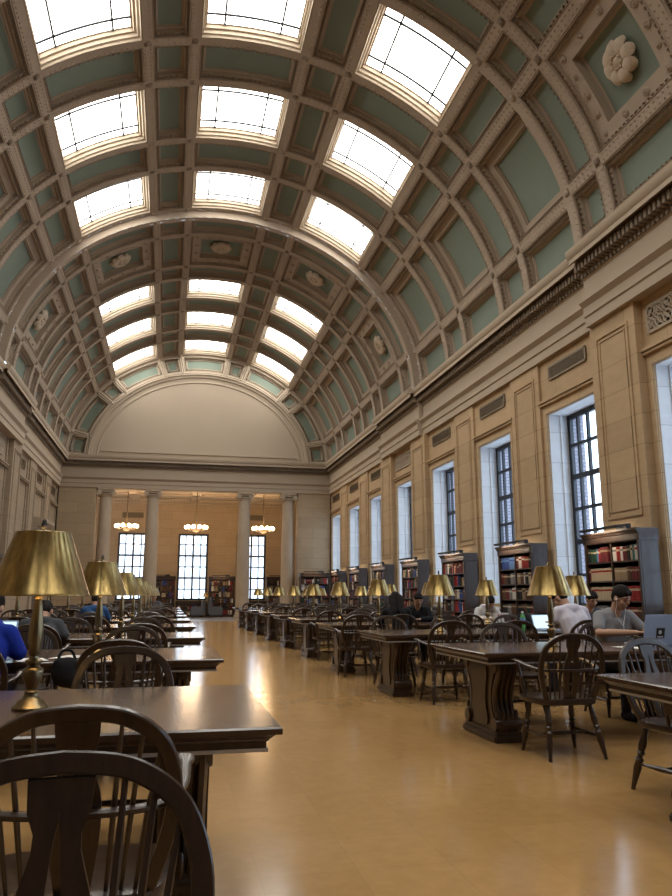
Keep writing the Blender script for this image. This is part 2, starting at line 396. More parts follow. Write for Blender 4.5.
# skylights: leaded laylight panes
for n, (f, u0, u1, v0, v1) in enumerate(skylights):
    k = arcdeg(1, (u0+u1)/2); ins = RIB+.135; a0, a1, b0, b1 = u0+ins*k, u1-ins*k, v0+ins, v1-ins
    g = MB(); N_ = 10
    for i in range(N_):
        p, q = lerp(a0, a1, i/N_), lerp(a0, a1, (i+1)/N_)
        g.quad(f(p, b0, .255), f(q, b0, .255), f(q, b1, .255), f(p, b1, .255))
    o = g.build(f'window_{n+30}', M['lay'], smooth=0); tag(o, kind='structure')
    c = MB(); d = .30
    for v in (b0+d, b1-d): c.tube([f(lerp(a0, a1, i/N_), v, .235) for i in range(N_+1)], .027, 6)
    for u in (a0+d*1.25*k, a1-d*1.25*k): c.tube([f(u, b0, .235), f(u, b1, .235)], .027, 6)
    c.build('leading', M['darkmetal'], o, smooth=0)

# rosettes
def rosette_mesh():
    m = MB(); m.lathe([(.30, 0), (.30, .05), (.12, .10), (1e-6, .10)], 24)
    for i in range(8):
        a = 2*pi*i/8; R = Matrix.Rotation(a, 4, 'Z')
        for sgn in (0,):
            k0 = len(m.v); pts = catmull([(.10, 0, .11), (.22, 0, .17), (.33, 0, .15), (.40, 0, .06)], 3)
            m.tube(pts, [.05, .08, .105, .12, .132, .138, .138, .13, .10, .055][:len(pts)], 8, r2=.05, up=(0, 0, 1))
            for j in range(k0, len(m.v)): m.v[j] = tuple(R @ V(m.v[j]))
    m.lathe([(.15, .10), (.16, .17), (.12, .21), (.10, .18), (.05, .22), (1e-6, .23)], 14)
    for i in range(8): m.sphere((.13*cos(i*pi/4+.3), .13*sin(i*pi/4+.3), .2), .035, 6)
    return m
rose_me = rosette_mesh().mesh('ceiling_rosette', M['carved'], 40)
def rose_lab(u, near):
    w = {-64: 'low in far-left coffer', -32: 'in coffer left of crown', 0: 'in the coffer at the crown', 32: 'in coffer right of crown', 64: 'low on the right-hand coffer'}
    key = min(w, key=lambda q: abs(q-u)); return ('large carved flower rosette ' if near else 'small dim carved flower rosette ')+w[key]+(' above the near cornice' if near else ' in the distant coffered band')
for f, u, v, u0, u1, v0, v1 in rosettes:
    near = v < 15
    if near and u < 50: continue
    o = bpy.data.objects.new('ceiling_rosette', rose_me); COL.objects.link(o)
    c = V(f(u, v, .29)); nrm = (V(f(u, v, -1))-c).normalized(); o.location = c
    o.rotation_euler = V((0, 0, 1)).rotation_difference(nrm).to_euler(); o.scale = (.92, .92, .92)
    tag(o, rose_lab(u, near), 'ceiling rosette', 'carved rosettes of the vault')

# ------------------------------------------------------------ entablature (profile: offset into room, z)
PROF = [(0, 6.47), (.05, 6.47), (.05, 6.66), (.08, 6.68), (.08, 6.86), (.10, 6.88), (.17, 6.95), (.17, 7.0), (.03, 7.02), (.03, 7.46), (.06, 7.48), (.06, 7.54), (.07, 7.55), (.07, 7.90), (.31, 7.91), (.31, 7.765), (.345, 7.765), (.34, 7.86), (.37, 7.89), (.40, 7.98), (.40, 8.04), (0, 8.06)]
def entab(mb, side, ys, ye, extra=0.0):
    """side: +1 right wall, -1 left wall"""
    x = XR if side > 0 else XL; P = [((x-side*(o+extra)) if o > 0 else x+side*.2, z) for o, z in PROF]
    vs = [(a, ys, z) for a, z in P]+[(a, ye, z) for a, z in P]; n = len(P)
    mb.add(vs, [(i, i+1, n+i+1, n+i) for i in range(n-1)]+[tuple(range(n)), tuple(range(n, 2*n))])
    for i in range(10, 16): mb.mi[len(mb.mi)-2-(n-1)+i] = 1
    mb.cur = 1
    # dentils and beads
    e = extra; q = lambda o: x-side*(o+e)
    nd = int((ye-ys)/.125)
    for i in range(nd):
        y = ys+(i+.5)*(ye-ys)/nd
        if y < 6: continue
        a, b = sorted((q(.06), q(.24))); mb.box(a, b, y-.035, y+.035, 7.60, 7.76)
        a, b = sorted((q(.05), q(.10))); mb.box(a, b, y-.035, y+.035, 7.485, 7.54)
    mb.cur = 0
EB = [(YF, 7.35, 0), (7.35, 12.5, .15), (12.5, 22.75, 0), (22.75, 27.35, .15), (27.35, YB, 0)]
for side, nm in ((1, 'trim_right'), (-1, 'trim_left')):
    mb = MB()
    for ys, ye, e in EB: entab(mb, side, ys, ye, e)
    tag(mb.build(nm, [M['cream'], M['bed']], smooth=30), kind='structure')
mb = MB()
P = [(YB-o if o > 0 else YB+.3, z) for o, z in PROF]; n = len(P)
mb.add([(XL-.1, a, z) for a, z in P]+[(XR+.1, a, z) for a, z in P], [(i, i+1, n+i+1, n+i) for i in range(n-1)]+[tuple(range(n)), tuple(range(n, 2*n))])
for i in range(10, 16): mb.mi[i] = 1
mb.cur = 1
nd = int((XR-XL)/.125)
for i in range(nd):
    x = XL+(i+.5)*(XR-XL)/nd; mb.box(x-.035, x+.035, YB-.24, YB-.06, 7.60, 7.76); mb.box(x-.035, x+.035, YB-.10, YB-.05, 7.485, 7.54)
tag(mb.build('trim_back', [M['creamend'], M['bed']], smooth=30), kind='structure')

# ------------------------------------------------------------ side walls with pilasters
BH, OH, HEAD, SILL = 1.18, .98, 5.23, .95
def frame_rect(mb, side, x, y0, y1, z0, z1, w=.05, p=.03):
    """raised moulding rectangle on a wall face at x"""
    a, b = sorted((x-side*p, x+side*.01))
    mb.box(a, b, y0, y0+w, z0, z1); mb.box(a, b, y1-w, y1, z0, z1); mb.box(a, b, y0+w, y1-w, z0, z0+w); mb.box(a, b, y0+w, y1-w, z1-w, z1)
def wall_side(side):
    x = XR if side > 0 else XL; S_ = side
    mb = MB(); bx = lambda o0, o1, *r: mb.box(*sorted((x+S_*o0, x+S_*o1)), *r)
    thick = .52
    ends = [YF-.3]+[v for w in WC for v in (w-OH, w+OH)]+[YB+.3]
    for i in range(0, len(ends), 2): bx(.06, thick, ends[i], ends[i+1], 0, 8.3)      # solid piers
    for w in WC:
        if side > 0:
            bx(.06, thick, w-OH, w+OH, HEAD, 8.3); bx(.06, thick, w-OH, w+OH, 0, SILL)
        else: bx(.10, thick, w-OH, w+OH, 0, 8.3)
        e = .15 if (abs(w-9.92) < .1 or abs(w-25.12) < .1) else 0
        bx(-.03, .10, w-BH-.02, w+BH+.02, 5.50, 5.56); bx(0, .10, w-BH-.02, w+BH+.02, 5.44, 5.50)  # lintel moulding
        if side > 0: frame_rect(mb, side, x+.06, w-OH-.10, w+OH+.10, SILL, HEAD+.10, .09, .025)
    for i in range(-1, len(WC)):                                                   # pilaster faces
        y0 = WC[i]+BH if i >= 0 else YF; y1 = WC[i+1]-BH if i+1 < len(WC) else YB
        if y1-y0 < .2: y1 = YB
        near = i >= 0 and i+1 < len(WC) and (abs(WC[i]-9.92) < .1 or abs(WC[i+1]-9.92) < .1 or abs(WC[i]-25.12) < .1 or abs(WC[i+1]-25.12) < .1)
        p = -.10 if near else 0.0
        bx(p, .07, y0, y1, 0, 6.5)
        if y1-y0 > 1:
            frame_rect(mb, side, x+S_*p, y0+.20, y1-.20, 2.62, 6.18, .05, .025)
            frame_rect(mb, side, x+S_*p, y0+.30, y1-.30, 2.74, 6.08, .03, .015)
    mb.box(*sorted((x+S_*.5, x+S_*.4)), YF-.3, YB+.3, 8.2, 8.6)
    return mb
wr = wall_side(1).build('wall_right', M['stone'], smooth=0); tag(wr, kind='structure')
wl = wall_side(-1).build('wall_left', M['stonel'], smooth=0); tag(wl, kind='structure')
# daylight-tinted reveals lining the window openings (right wall) and outer brick skin
rv = MB()
for w in WC:
    rv.box(XR+.10, XR+.56, w-OH, w-OH+.012, SILL, HEAD); rv.box(XR+.10, XR+.56, w+OH-.012, w+OH, SILL, HEAD)
    rv.box(XR+.10, XR+.56, w-OH, w+OH, HEAD-.012, HEAD); rv.box(XR+.0, XR+.56, w-OH, w+OH, SILL-.04, SILL+.012)
    for s_ in (-1, 1): rv.box(*sorted((XR+.36, XR+.40)), *sorted((w+s_*(OH-.012), w+s_*(OH-.035))), SILL, HEAD)
tag(rv.build('trim_reveal', M['reveal'], smooth=0), kind='structure')
bk = MB()
ends = [YF]+[v for w in WC for v in (w-OH, w+OH)]+[YB+9]
for i in range(0, len(ends), 2): bk.box(XR+.66, XR+.96, ends[i], ends[i+1], 0, 9)
for w in WC: bk.box(XR+.66, XR+.96, w-OH, w+OH, HEAD+.05, 9); bk.box(XR+.66, XR+.96, w-OH, w+OH, -.1, SILL-.02)
tag(bk.build('wall_outside', M['brick'], smooth=0), kind='structure')

# ------------------------------------------------------------ windows
def sash_mesh(w, h, nc, nr, y=0, heavy=True):
    """in XZ plane, centred on x, z from 0"""
    m = MB(); fw = .12
    m.box(-w/2, -w/2+fw, -.04, .04, 0, h); m.box(w/2-fw, w/2, -.04, .04, 0, h); m.box(-w/2+fw, w/2-fw, -.04, .04, 0, fw); m.box(-w/2+fw, w/2-fw, -.04, .04, h-fw, h)
    for i in range(1, nc):
        x = -w/2+w*i/nc; t = .055 if i == nc/2 else .034; m.box(x-t, x+t, -.03, .03, fw, h-fw)
    for j in range(1, nr):
        z = h*j/nr; t = .055 if j % 2 == 0 else .034; m.box(-w/2+fw, w/2-fw, -.028, .028, z-t, z+t)
    return m
wn = 0
def window(loc, rz, w, h, nc, nr, glass='glass'):
    global wn; wn += 1
    o = empty(f'window_{wn}', loc, rz, kind='structure')
    sash_mesh(w, h, nc, nr).build('window_frame', M['sash'], o, smooth=0)
    MB().box(-w/2+.03, w/2-.03, -.004, .004, .03, h-.03).build('glass_pane', M[glass], o, smooth=0)
    return o
for w in WC: window((XR+.585, w, SILL+.01), -pi/2, 2*OH, HEAD-SILL-.01, 5, 6)

# ------------------------------------------------------------ back wall: columned screen, lunette and vestibule
CX = [XC-4.57, XC-2.30, XC+2.30, XC+4.57]
OPL, OPR = XC-5.02, XC+5.05
mb = MB()
mb.box(XL-.4, OPL, YB, YB+.6, 0, 6.5); mb.box(OPR, XR+.4, YB, YB+.6, 0, 6.5); mb.box(XL-.4, XR+.4, YB+.05, YB+.6, 6.46, 8.1)
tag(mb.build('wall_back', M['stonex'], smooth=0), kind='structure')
lm = MB()
def ring(u, v, w): a = RAD(u); return (XC+(VA+v)*sin(a), YB-.08+w, VZ+(VB+v)*cos(a))
for i, kd in enumerate(KIND):
    cell(lm, ring, TH[i], TH[i+1], -1.02, .03, [(0, 0, 0), (.05, -.03, 0), (.10, 0, 0), (.17, 0, 0), (.18, .06, 0), (.24, .06, 0), (.25, .13, 0), (.31, .14, 0), (.32, .18, 0)], fill=1, teeth=(.18, .06, .01, .14, .08, .055))
lm.cur = 0
for u in TH[1:-1]:
    for v in (-.06, -.97): lm.sphere(ring(u, v, -.01), .07, 6)
NL = 60
def band(v0, w0, v1, w1):
    for i in range(NL):
        a, b = lerp(-90, 90, i/NL), lerp(-90, 90, (i+1)/NL); lm.quad(ring(a, v0, w0), ring(b, v0, w0), ring(b, v1, w1), ring(a, v1, w1))
prof = [(-1.0, 0), (-1.02, -.05), (-1.08, -.06), (-1.10, 0.0), (-1.22, .02), (-1.24, .08), (-1.40, .10), (-1.44, .10), (-1.46, .06), (-1.50, .06), (-1.52, .10)]
for (v0, w0), (v1, w1) in zip(prof, prof[1:]): band(v0, w0, v1, w1)
for i in range(NL):
    a, b = lerp(-90, 90, i/NL), lerp(-90, 90, (i+1)/NL); p, q = ring(a, -1.52, .10), ring(b, -1.52, .10)
    lm.quad(p, q, (q[0], q[1], VZ), (p[0], p[1], VZ))
lm.box(XC-4.95, XC+4.95, YB-.03, YB+.05, 8.30, 8.36); lm.box(XL, XR, YB-.08, YB+.1, 7.9, 8.12)
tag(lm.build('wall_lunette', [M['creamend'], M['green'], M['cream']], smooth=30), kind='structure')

YE, CZ = 45.5, 6.95
mb = MB()
EW = [XC-3.5, XC, XC+3.5]; ew, eh0, eh1 = .89, .95, 4.9
xs = [XL-2]+[v for c in EW for v in (c-ew, c+ew)]+[XR+2]
for i in range(0, 8, 2): mb.box(xs[i], xs[i+1], YE, YE+.5, 0, CZ+.3)
for c in EW:
    mb.box(c-ew, c+ew, YE, YE+.5, eh1, CZ+.3); mb.box(c-ew, c+ew, YE, YE+.5, 0, eh0)
    mb.box(c-ew-.16, c-ew-.04, YE-.03, YE+.02, .9, eh1+.16); mb.box(c+ew+.04, c+ew+.16, YE-.03, YE+.02, .9, eh1+.16); mb.box(c-ew-.04, c+ew+.04, YE-.03, YE+.02, eh1+.04, eh1+.16)
mb.box(XL-2.3, XL-1.9, YB+.5, YE+.5, 0, CZ+.3); mb.box(XR+1.9, XR+2.3, YB+.5, YE+.5, 0, CZ+.3)
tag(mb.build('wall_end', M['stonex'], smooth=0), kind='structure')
mb = MB(); mb.box(XL-2.2, XR+2.2, YB+.4, YE+.4, CZ, CZ+.3); mb.box(XL-2, XR+2, YE-.15, YE, CZ-.14, CZ); mb.box(XL-2, XR+2, YE-.08, YE, CZ-.30, CZ-.24)
for i in range(84):
    x = XL-1.2+i*.19; mb.box(x-.05, x+.05, YE-.13, YE, CZ-.23, CZ-.14)
for x in (XC-7, XC-3.5, XC, XC+3.5, XC+7): mb.box(x-.25, x+.25, YB+.6, YE, CZ-.10, CZ+.02)
for y in (40.2, 43.0): mb.box(XL-2, XR+2, y-.2, y+.2, CZ-.10, CZ+.02)
tag(mb.build('ceiling_vestibule', M['cream'], smooth=0), kind='structure')
for c in EW: window((c, YE+.1, eh0), 0, 2*ew, eh1-eh0, 4, 6, 'glassdim')

def column(x, label):
    t = empty('stone_column', (x, YB+.30, 0), 0, label, 'column', 'columns of the stone screen')
    b = MB(); b.box(-.42, .42, -.42, .42, 0, .16); b.lathe([(.40, .16), (.42, .20), (.40, .26), (.36, .28), (.37, .33), (.345, .37)], 28); b.build('base', M['stonecol'], t)
    s = MB(); s.lathe([(.345, .37), (.335, .45), (.335, 2.0), (.315, 4.0), (.285, 6.02), (.31, 6.05), (.31, 6.09)], 32); s.build('shaft', M['stonecol'], t)
    c = MB(); c.lathe([(.29, 6.09), (.35, 6.17), (.35, 6.20)], 28); c.bbox(-.40, .40, -.36, .36, 6.36, 6.46, .015); c.box(-.36, .36, -.30, .30, 6.27, 6.36)
    R = Matrix.Rotation(pi/2, 3, 'X')
    for sx in (-1, 1):
        for sy in (-1, 1):
            c.lathe([(.125, -.03), (.135, .03), (.11, .05), (.09, .03), (.06, .05), (1e-6, .055)], 18, (sx*.32, sy*.30, 6.235), Matrix.Rotation(sy*-pi/2, 3, 'X'))
        c.tube([(sx*.32, -.3, 6.235), (sx*.32, -.15, 6.235), (sx*.32, 0, 6.235), (sx*.32, .15, 6.235), (sx*.32, .3, 6.235)], [.125, .10, .085, .10, .125], 14)
    c.build('capital', M['stonecol'], t)
for x, w in zip(CX, ('first', 'second', 'third', 'fourth')): column(x, f'tall round limestone column with scroll capital, {w} from the left in the screen')

# floor
mb = MB(); mb.quad((XL-.3, YF, 0), (XR+.4, YF, 0), (XR+.4, YB+.1, 0), (XL-.3, YB+.1, 0)); tag(mb.build('floor', M['floor'], smooth=0), kind='structure')
mb = MB(); mb.quad((XL-2.2, YB+.1, 0), (XR+2.2, YB+.1, 0), (XR+2.2, YE+.2, 0), (XL-2.2, YE+.2, 0)); tag(mb.build('floor_vestibule', M['carpet'], smooth=0), kind='structure')
mb = MB(); mb.box(XL-.4, XR+.5, YF-.3, YF, 0, 14)
tag(mb.build('wall_front', M['casewood'], smooth=0), kind='structure')  # dark oak on this unseen wall is added to darken lamp-shade reflections

# wall vents above the windows
def vent_thing(loc, rz, w, h, ornate, label):
    t = empty('wall_vent', loc, rz, label, 'vent', 'bronze vents above the windows')
    m = MB(); m.box(-w/2, w/2, .02, .05, 0, h); m.build('backing', M['sash'], t, smooth=0)
    m = MB()
    for a in ((-w/2-.03, -w/2+.02, 0, h), (w/2-.02, w/2+.03, 0, h), (-w/2, w/2, -.03, .02), (-w/2, w/2, h-.02, h+.03)): m.box(a[0], a[1], -.015, .03, a[2], a[3])
    m.build('frame', M['bronze'] if not ornate else M['stonecol'], t, smooth=0)
    g = MB()
    if ornate:
        na = max(4, int(w/(h/2)+.5))
        for i in range(na):
            for j in range(2):
                cx, cz = -w/2+(i+.5)*w/na, (j+.5)*h/2; r = min(w/na/2, h/4)
                g.tube([(cx+r*.95*cos(q*pi/8), 0, cz+r*.95*sin(q*pi/8)) for q in range(16)], .018, 5, closed=True)
                g.tube([(cx+r*(1-q/22)*.8*cos(q*pi/6+i), -.005, cz+r*(1-q/22)*.8*sin(q*pi/6+j)) for q in range(18)], .014, 5)
                for s1 in (-1, 1): g.tube([(cx-r, 0, cz-s1*r), (cx, -.01, cz), (cx+r, 0, cz+s1*r)], .013, 5)
        g.build('scrollwork', M['stonecol'], t, smooth=40)
    else:
        for i in range(9): g.box(-w/2, w/2, -.012, .012, (i+.35)*h/9, (i+.65)*h/9)
        for i in range(24): g.box(-w/2+(i+.38)*w/24, -w/2+(i+.62)*w/24, -.008, .008, 0, h)
        g.build('louvre', M['bronze'], t, smooth=0)
for i, w in enumerate(WC):
    k = i-3
    if k < 1: continue
    orn = k in (1, 5)
    vent_thing((XR+.04, w, 5.82 if orn else 5.99), -pi/2, 2.0 if orn else 1.5, .46 if orn else .27, orn, (f'carved scrollwork vent above the {ORD[k-1]} tall window on the window wall' if orn else f'plain louvred bronze vent above the {ORD[k-1]} tall window on the window wall'))
    if k >= 5: vent_thing((XL-.08, w, 5.80 if orn else 5.93), pi/2, 1.0, .44 if orn else .30, orn, f'vent high in the {ORD[k-5]} blind panel visible on the windowless wall')
for x, l in ((-2.3, 'long louvred vent on end wall above the left chandelier'), (4.9, 'long louvred vent on end wall above the right chandelier')):
    vent_thing((x, YE-.03, 5.8), 0, 1.2, .3, False, l)

# doorway hood on the left wall
mb = MB()
mb.prism([(0, 3.75), (.12, 3.75), (.14, 3.95), (.30, 4.02), (.46, 4.18), (.48, 4.30), (0, 4.36)], lambda a, b, t: (XL+a, t, b), 31.5, 33.9)
for y in (31.6, 33.45): mb.prism([(0, 3.2), (.10, 3.25), (.16, 3.5), (.34, 3.75), (0, 3.75)], lambda a, b, t: (XL+a, t, b), y, y+.35)
mb.box(XL-.02, XL+.10, 31.6, 31.95, 0, 3.3); mb.box(XL-.02, XL+.10, 33.45, 33.8, 0, 3.3)
tag(mb.build('door_1', M['stonecol'], smooth=0), kind='structure')
dl = MB(); dl.box(XL-.02, XL+.05, 31.95, 33.45, 0, 3.3); dl.build('door_leaf', M['casewood'], bpy.data.objects['door_1'], smooth=0)

# chandeliers
for x, w in ((XC-3.72, 'left'), (XC, 'middle'), (XC+3.72, 'right')):
    t = empty('globe_chandelier', (x, 41.5, 0), 0, f'lit ring chandelier of glowing globes hanging before the {w} end window', 'chandelier', 'lit chandeliers of the vestibule')
    m = MB(); m.tube([(0, 0, 5.0), (0, 0, CZ)], .025, 8); m.lathe([(.12, CZ-.06), (.10, CZ-.02), (.10, CZ)], 14); m.build('rod', M['bronze'], t)
    m = MB(); m.tube([(.52*cos(a*pi/14), .52*sin(a*pi/14), 4.82) for a in range(28)], .03, 7, closed=True)
    for a in range(3): m.tube([(.52*cos(a*pi/3), .52*sin(a*pi/3), 4.82), (0, 0, 5.05), (-.52*cos(a*pi/3), -.52*sin(a*pi/3), 4.82)], .016, 6)
    m.lathe([(1e-6, 4.66), (.16, 4.70), (.30, 4.80), (.05, 4.86)], 16); m.build('ring_frame', M['bronze'], t)
    gm = None
    for a in range(10):
        if gm is None: gm = MB().sphere((0, 0, 0), .105, 10).mesh('globe', M['globe'], 60)
        o = bpy.data.objects.new('globe', gm); COL.objects.link(o); o.parent = t; o.location = (.54*cos(a*pi/5), .54*sin(a*pi/5), 4.94)
# ================================================================== FURNITURE
# ---- Windsor armchair, front towards +Y
BOW = catmull([(x, z, 0) for x, z in ((-.200, .445), (-.238, .55), (-.262, .66), (-.258, .76), (-.215, .855), (-.12, .915), (0, .930))], 5)
BOW = [(p.x, p.y) for p in BOW]
BOW = BOW+[(-x, z) for x, z in BOW[-2::-1]]
by = lambda z: -.165-(z-.445)*.24
def turned(mb, a, b, prof, n=10):
    a, b = V(a), V(b); mb.tube([a.lerp(b, t) for t, r in prof], [r for t, r in prof], n); return mb
LEGP = [(0, .016), (.08, .018), (.2, .022), (.32, .026), (.40, .020), (.43, .028), (.46, .018), (.50, .019), (.53, .029), (.57, .021), (.66, .026), (.80, .020), (.93, .015), (1, .014)]
def chair_pieces():
    P = []
    s = MB(); pl = []
    out = [(-.20, -.20), (-.25, -.12), (-.265, .02), (-.26, .16), (-.22, .225), (0, .25)]
    c = catmull([(x, y, 0) for x, y in out], 4); ol = [(p.x, p.y) for p in c]; ol = ol+[(-x, y) for x, y in ol[-2::-1]]
    n = len(ol); lv = [(.90, .395), (.985, .405), (1, .425), (.985, .442), (.90, .447), (.55, .436)]
    vs = [(x*k, y*k, z) for k, z in lv for x, y in ol]; fs = [tuple(range(n))[::-1], tuple((len(lv)-1)*n+i for i in range(n))]
    for j in range(len(lv)-1): fs += [(j*n+i, j*n+(i+1) % n, (j+1)*n+(i+1) % n, (j+1)*n+i) for i in range(n)]
    P.append(('seat', s.add(vs, fs)))
    P.append(('backrest_bow', bow_mb()))
    sp = MB(); zs = [.44, .47, .52, .57, .62, .66, .69, .72, .755, .785, .815, .85, .905]
    wd = [.046, .050, .058, .064, .068, .069, .068, .063, .052, .043, .042, .056, .060]
    ho = [0, .004, .011, .015, .012, .009, .011, .014, .011, .008, .004, 0, 0]
    for j in range(len(zs)-1):
        for sg in (-1, 1):
            for (z0, z1, w0, w1, h0, h1) in ((zs[j], zs[j+1], wd[j], wd[j+1], ho[j], ho[j+1]),):
                y0, y1 = by(z0), by(z1); t = .008
                A = [(sg*h0, y0-t, z0), (sg*w0, y0-t, z0), (sg*w1, y1-t, z1), (sg*h1, y1-t, z1)]; B = [(x, y+2*t, z) for x, y, z in A]
                sp.add(A+B, [(0, 1, 2, 3), (7, 6, 5, 4), (1, 5, 6, 2), (0, 3, 7, 4)])
    P.append(('splat', sp))
    for sg in (-1, 1):
        for x0, x1, z1 in ((.088, .115, .905), (.128, .172, .878), (.166, .222, .835)):
            m = MB(); m.tube([(sg*x0, by(.44), .44), (sg*lerp(x0, x1, .45), by(.65), .65), (sg*x1, by(z1), z1)], [.006, .0085, .006], 7); P.append(('spindle', m))
    rail = catmull([(-.298, .165, .718), (-.297, .06, .708), (-.284, -.08, .686), (-.235, -.185, .668), (-.12, -.238, .665), (0, -.25, .665)], 4)
    rail = rail+[V((-p.x, p.y, p.z)) for p in rail[-2::-1]]; w = [.032 if i < 3 or i > len(rail)-4 else .021 for i in range(len(rail))]
    P.append(('arm_rail', MB().tube(rail, w, 8, r2=[.012]*len(rail), up=(0, 0, 1))))
    for sg in (-1, 1):
        m = MB(); turned(m, (sg*.245, .10, .44), (sg*.292, .13, .710), [(0, .010), (.15, .014), (.35, .018), (.5, .012), (.55, .018), (.6, .012), (.8, .014), (1, .010)]); P.append(('arm_post', m))
    legs = {}
    for sx in (-1, 1):
        for sy, a, b in ((1, .15, .215), (-1, -.14, -.245)):
            top, bot = (sx*.18, a, .41), (sx*.235, b, 0); legs[(sx, sy)] = (V(top), V(bot)); P.append(('leg', turned(MB(), top, bot, LEGP)))
    at = lambda k, t: legs[k][0].lerp(legs[k][1], t)
    ST = [(0, .008), (.2, .011), (.5, .018), (.8, .011), (1, .008)]
    for sx in (-1, 1): P.append(('stretcher', turned(MB(), at((sx, 1), .60), at((sx, -1), .60), ST, 8)))
    P.append(('stretcher', turned(MB(), (at((-1, 1), .6)+at((-1, -1), .6))/2, (at((1, 1), .6)+at((1, -1), .6))/2, ST, 8)))
    return P
def bow_mb():
    """hoop with a rounded-rectangle section, flat in the plane of the back"""
    m = MB(); n = len(BOW); sec = [(-.021, -.009), (-.021, .009), (-.017, .013), (.017, .013), (.021, .009), (.021, -.009), (.017, -.013), (-.017, -.013)]
    vs = []
    for i, (x, z) in enumerate(BOW):
        a, b = BOW[max(i-1, 0)], BOW[min(i+1, n-1)]; t = V((b[0]-a[0], by(b[1])-by(a[1]), b[1]-a[1])).normalized()
        q = V((0, -1, -.24)).normalized(); q = V((0, -.972, -.233)); r = t.cross(q).normalized()
        for u, v in sec: vs.append(V((x, by(z), z))+r*u+q*v)
    k = len(sec); fs = [(i*k+j, i*k+(j+1) % k, (i+1)*k+(j+1) % k, (i+1)*k+j) for i in range(n-1) for j in range(k)]
    fs += [tuple(range(k))[::-1], tuple((n-1)*k+j for j in range(k))]
    return m.add(vs, fs)
CP = chair_pieces()
CHM = [(nm, mb.mesh(nm, M['chairwood'], 40)) for nm, mb in CP]
allc = MB()
for nm, mb in CP: allc.add(mb.v, mb.f)
CHFAR = allc.mesh('windsor_armchair', M['chairwood'], 40)
def put_chair(x, y, rz, label, parts=True, group='Windsor armchairs at the reading tables'):
    if parts:
        t = empty('windsor_armchair', (x, y, 0), rz)
        for nm, me in CHM:
            o = bpy.data.objects.new(nm, me); COL.objects.link(o); o.parent = t
    else:
        t = bpy.data.objects.new('windsor_armchair', CHFAR); COL.objects.link(t); t.location = (x, y, 0); t.rotation_euler = (0, 0, rz)
    return tag(t, label, 'chair', group)

# ---- reading table: origin at the aisle-end near corner, length runs along +X * sgn
TL, TW, TT = 4.0, 1.336, .77
def table_meshes():
    o = {}
    m = MB(); prof = [(.055, .686), (.052, .690), (.052, .712), (.046, .716), (.040, .724), (.026, .736), (.018, .741), (.0, .743), (.0, .763), (.006, .77)]
    L = []
    for ins, z in prof: L.append([(ins, ins, z), (TL-ins, ins, z), (TL-ins, TW-ins, z), (ins, TW-ins, z)])
    a = MB()
    for j in range(len(prof)-1):
        tgt = a if j < 6 else m
        tgt.add(L[j]+L[j+1], [(i, (i+1) % 4, 4+(i+1) % 4, 4+i) for i in range(4)])
    a.add(L[0], [(3, 2, 1, 0)]); m.add(L[-1], [(0, 1, 2, 3)]); m.add(L[6], [(3, 2, 1, 0)])
    e = MB()  # added thin band carrying the painted highlight below the apron
    for i0, z0, z1 in ((.046, .677, .690),):
        A = [(i0, i0, z0), (TL-i0, i0, z0), (TL-i0, TW-i0, z0), (i0, TW-i0, z0)]; B = [(x, y, z1) for x, y, z in A]; e.add(A+B, [(i, (i+1) % 4, 4+(i+1) % 4, 4+i) for i in range(4)]+[(3, 2, 1, 0), (4, 5, 6, 7)])
    o['edge_highlight'] = e.mesh('edge_highlight', M['strip'], 0)
    o['tabletop'] = m.mesh('tabletop', M['tablewood'], 25); o['apron'] = a.mesh('apron', M['pedwood'], 25)
    # pedestal, centred in its own frame; profile in Y (half width, z)
    PR = [(.30, .07), (.335, .12), (.325, .18), (.275, .25), (.255, .32), (.262, .40), (.295, .48), (.340, .55), (.362, .61), (.345, .67), (.32, .686)]
    p = MB(); k = .80
    poly = [(-w*k, z) for w, z in PR]+[(w*k, z) for w, z in PR[::-1]]
    p.prism(poly, lambda a, b, t: (t, a, b), -.095, .095)
    poly = [(-w*k*.55, lerp(.33, z, .8)) for w, z in PR]+[(w*k*.55, lerp(.33, z, .8)) for w, z in PR[::-1]]
    p.prism(poly, lambda a, b, t: (t, a, b), -.11, .11)
    o['pedestal'] = p.mesh('pedestal', M['pedwood'], 25)
    b = MB(); b.bbox(-.14, .14, -.37, .37, 0, .055, .012); b.bbox(-.125, .125, -.355, .355, .055, .085, .010); o['plinth'] = b.mesh('plinth', M['pedwood'], 25)
    s = MB(); pts = catmull([(0, w, z) for w, z in PR], 3)
    for x in (-.069, -.023, .023, .069):
        s.tube([(x, q.y-.012, q.z) for q in pts], .034, 8, r2=.026, up=(1, 0, 0))
    R = Matrix.Rotation(pi/2, 3, 'Y')
    s.lathe([(.052, -.11), (.062, -.06), (.055, 0), (.062, .06), (.052, .11)], 16, (0, .318, .625), R)      # upper scroll
    s.lathe([(.058, -.12), (.068, -.06), (.060, 0), (.068, .06), (.058, .12)], 16, (0, .295, .145), R)      # lower scroll
    for i in range(5): s.sphere((-.08+.04*i, .335, .22), .035, 7, (.55, .5, 1.5))                             # carved leaf
    o['scroll_bracket'] = s.mesh('scroll_bracket', M['pedwood'], 45)
    return o
TM = table_meshes()
def put_table(xe, y0, sgn, label):
    """xe: aisle end x; table extends away from the aisle"""
    x0 = xe if sgn > 0 else xe-TL
    t = empty('reading_table', (x0, y0, 0), 0, label, 'table', 'oak reading tables')
    for nm in ('tabletop', 'apron', 'edge_highlight'):
        o = bpy.data.objects.new(nm, TM[nm]); COL.objects.link(o); o.parent = t
    for px in (.34, TL-.34):
        o = bpy.data.objects.new('pedestal', TM['pedestal']); COL.objects.link(o); o.parent = t; o.location = (px, TW/2, 0)
        for nm, rz in (('plinth', 0), ('scroll_bracket', 0), ('scroll_bracket', pi)):
            q = bpy.data.objects.new(nm, TM[nm]); COL.objects.link(q); q.parent = o; q.rotation_euler = (0, 0, rz)
    return t

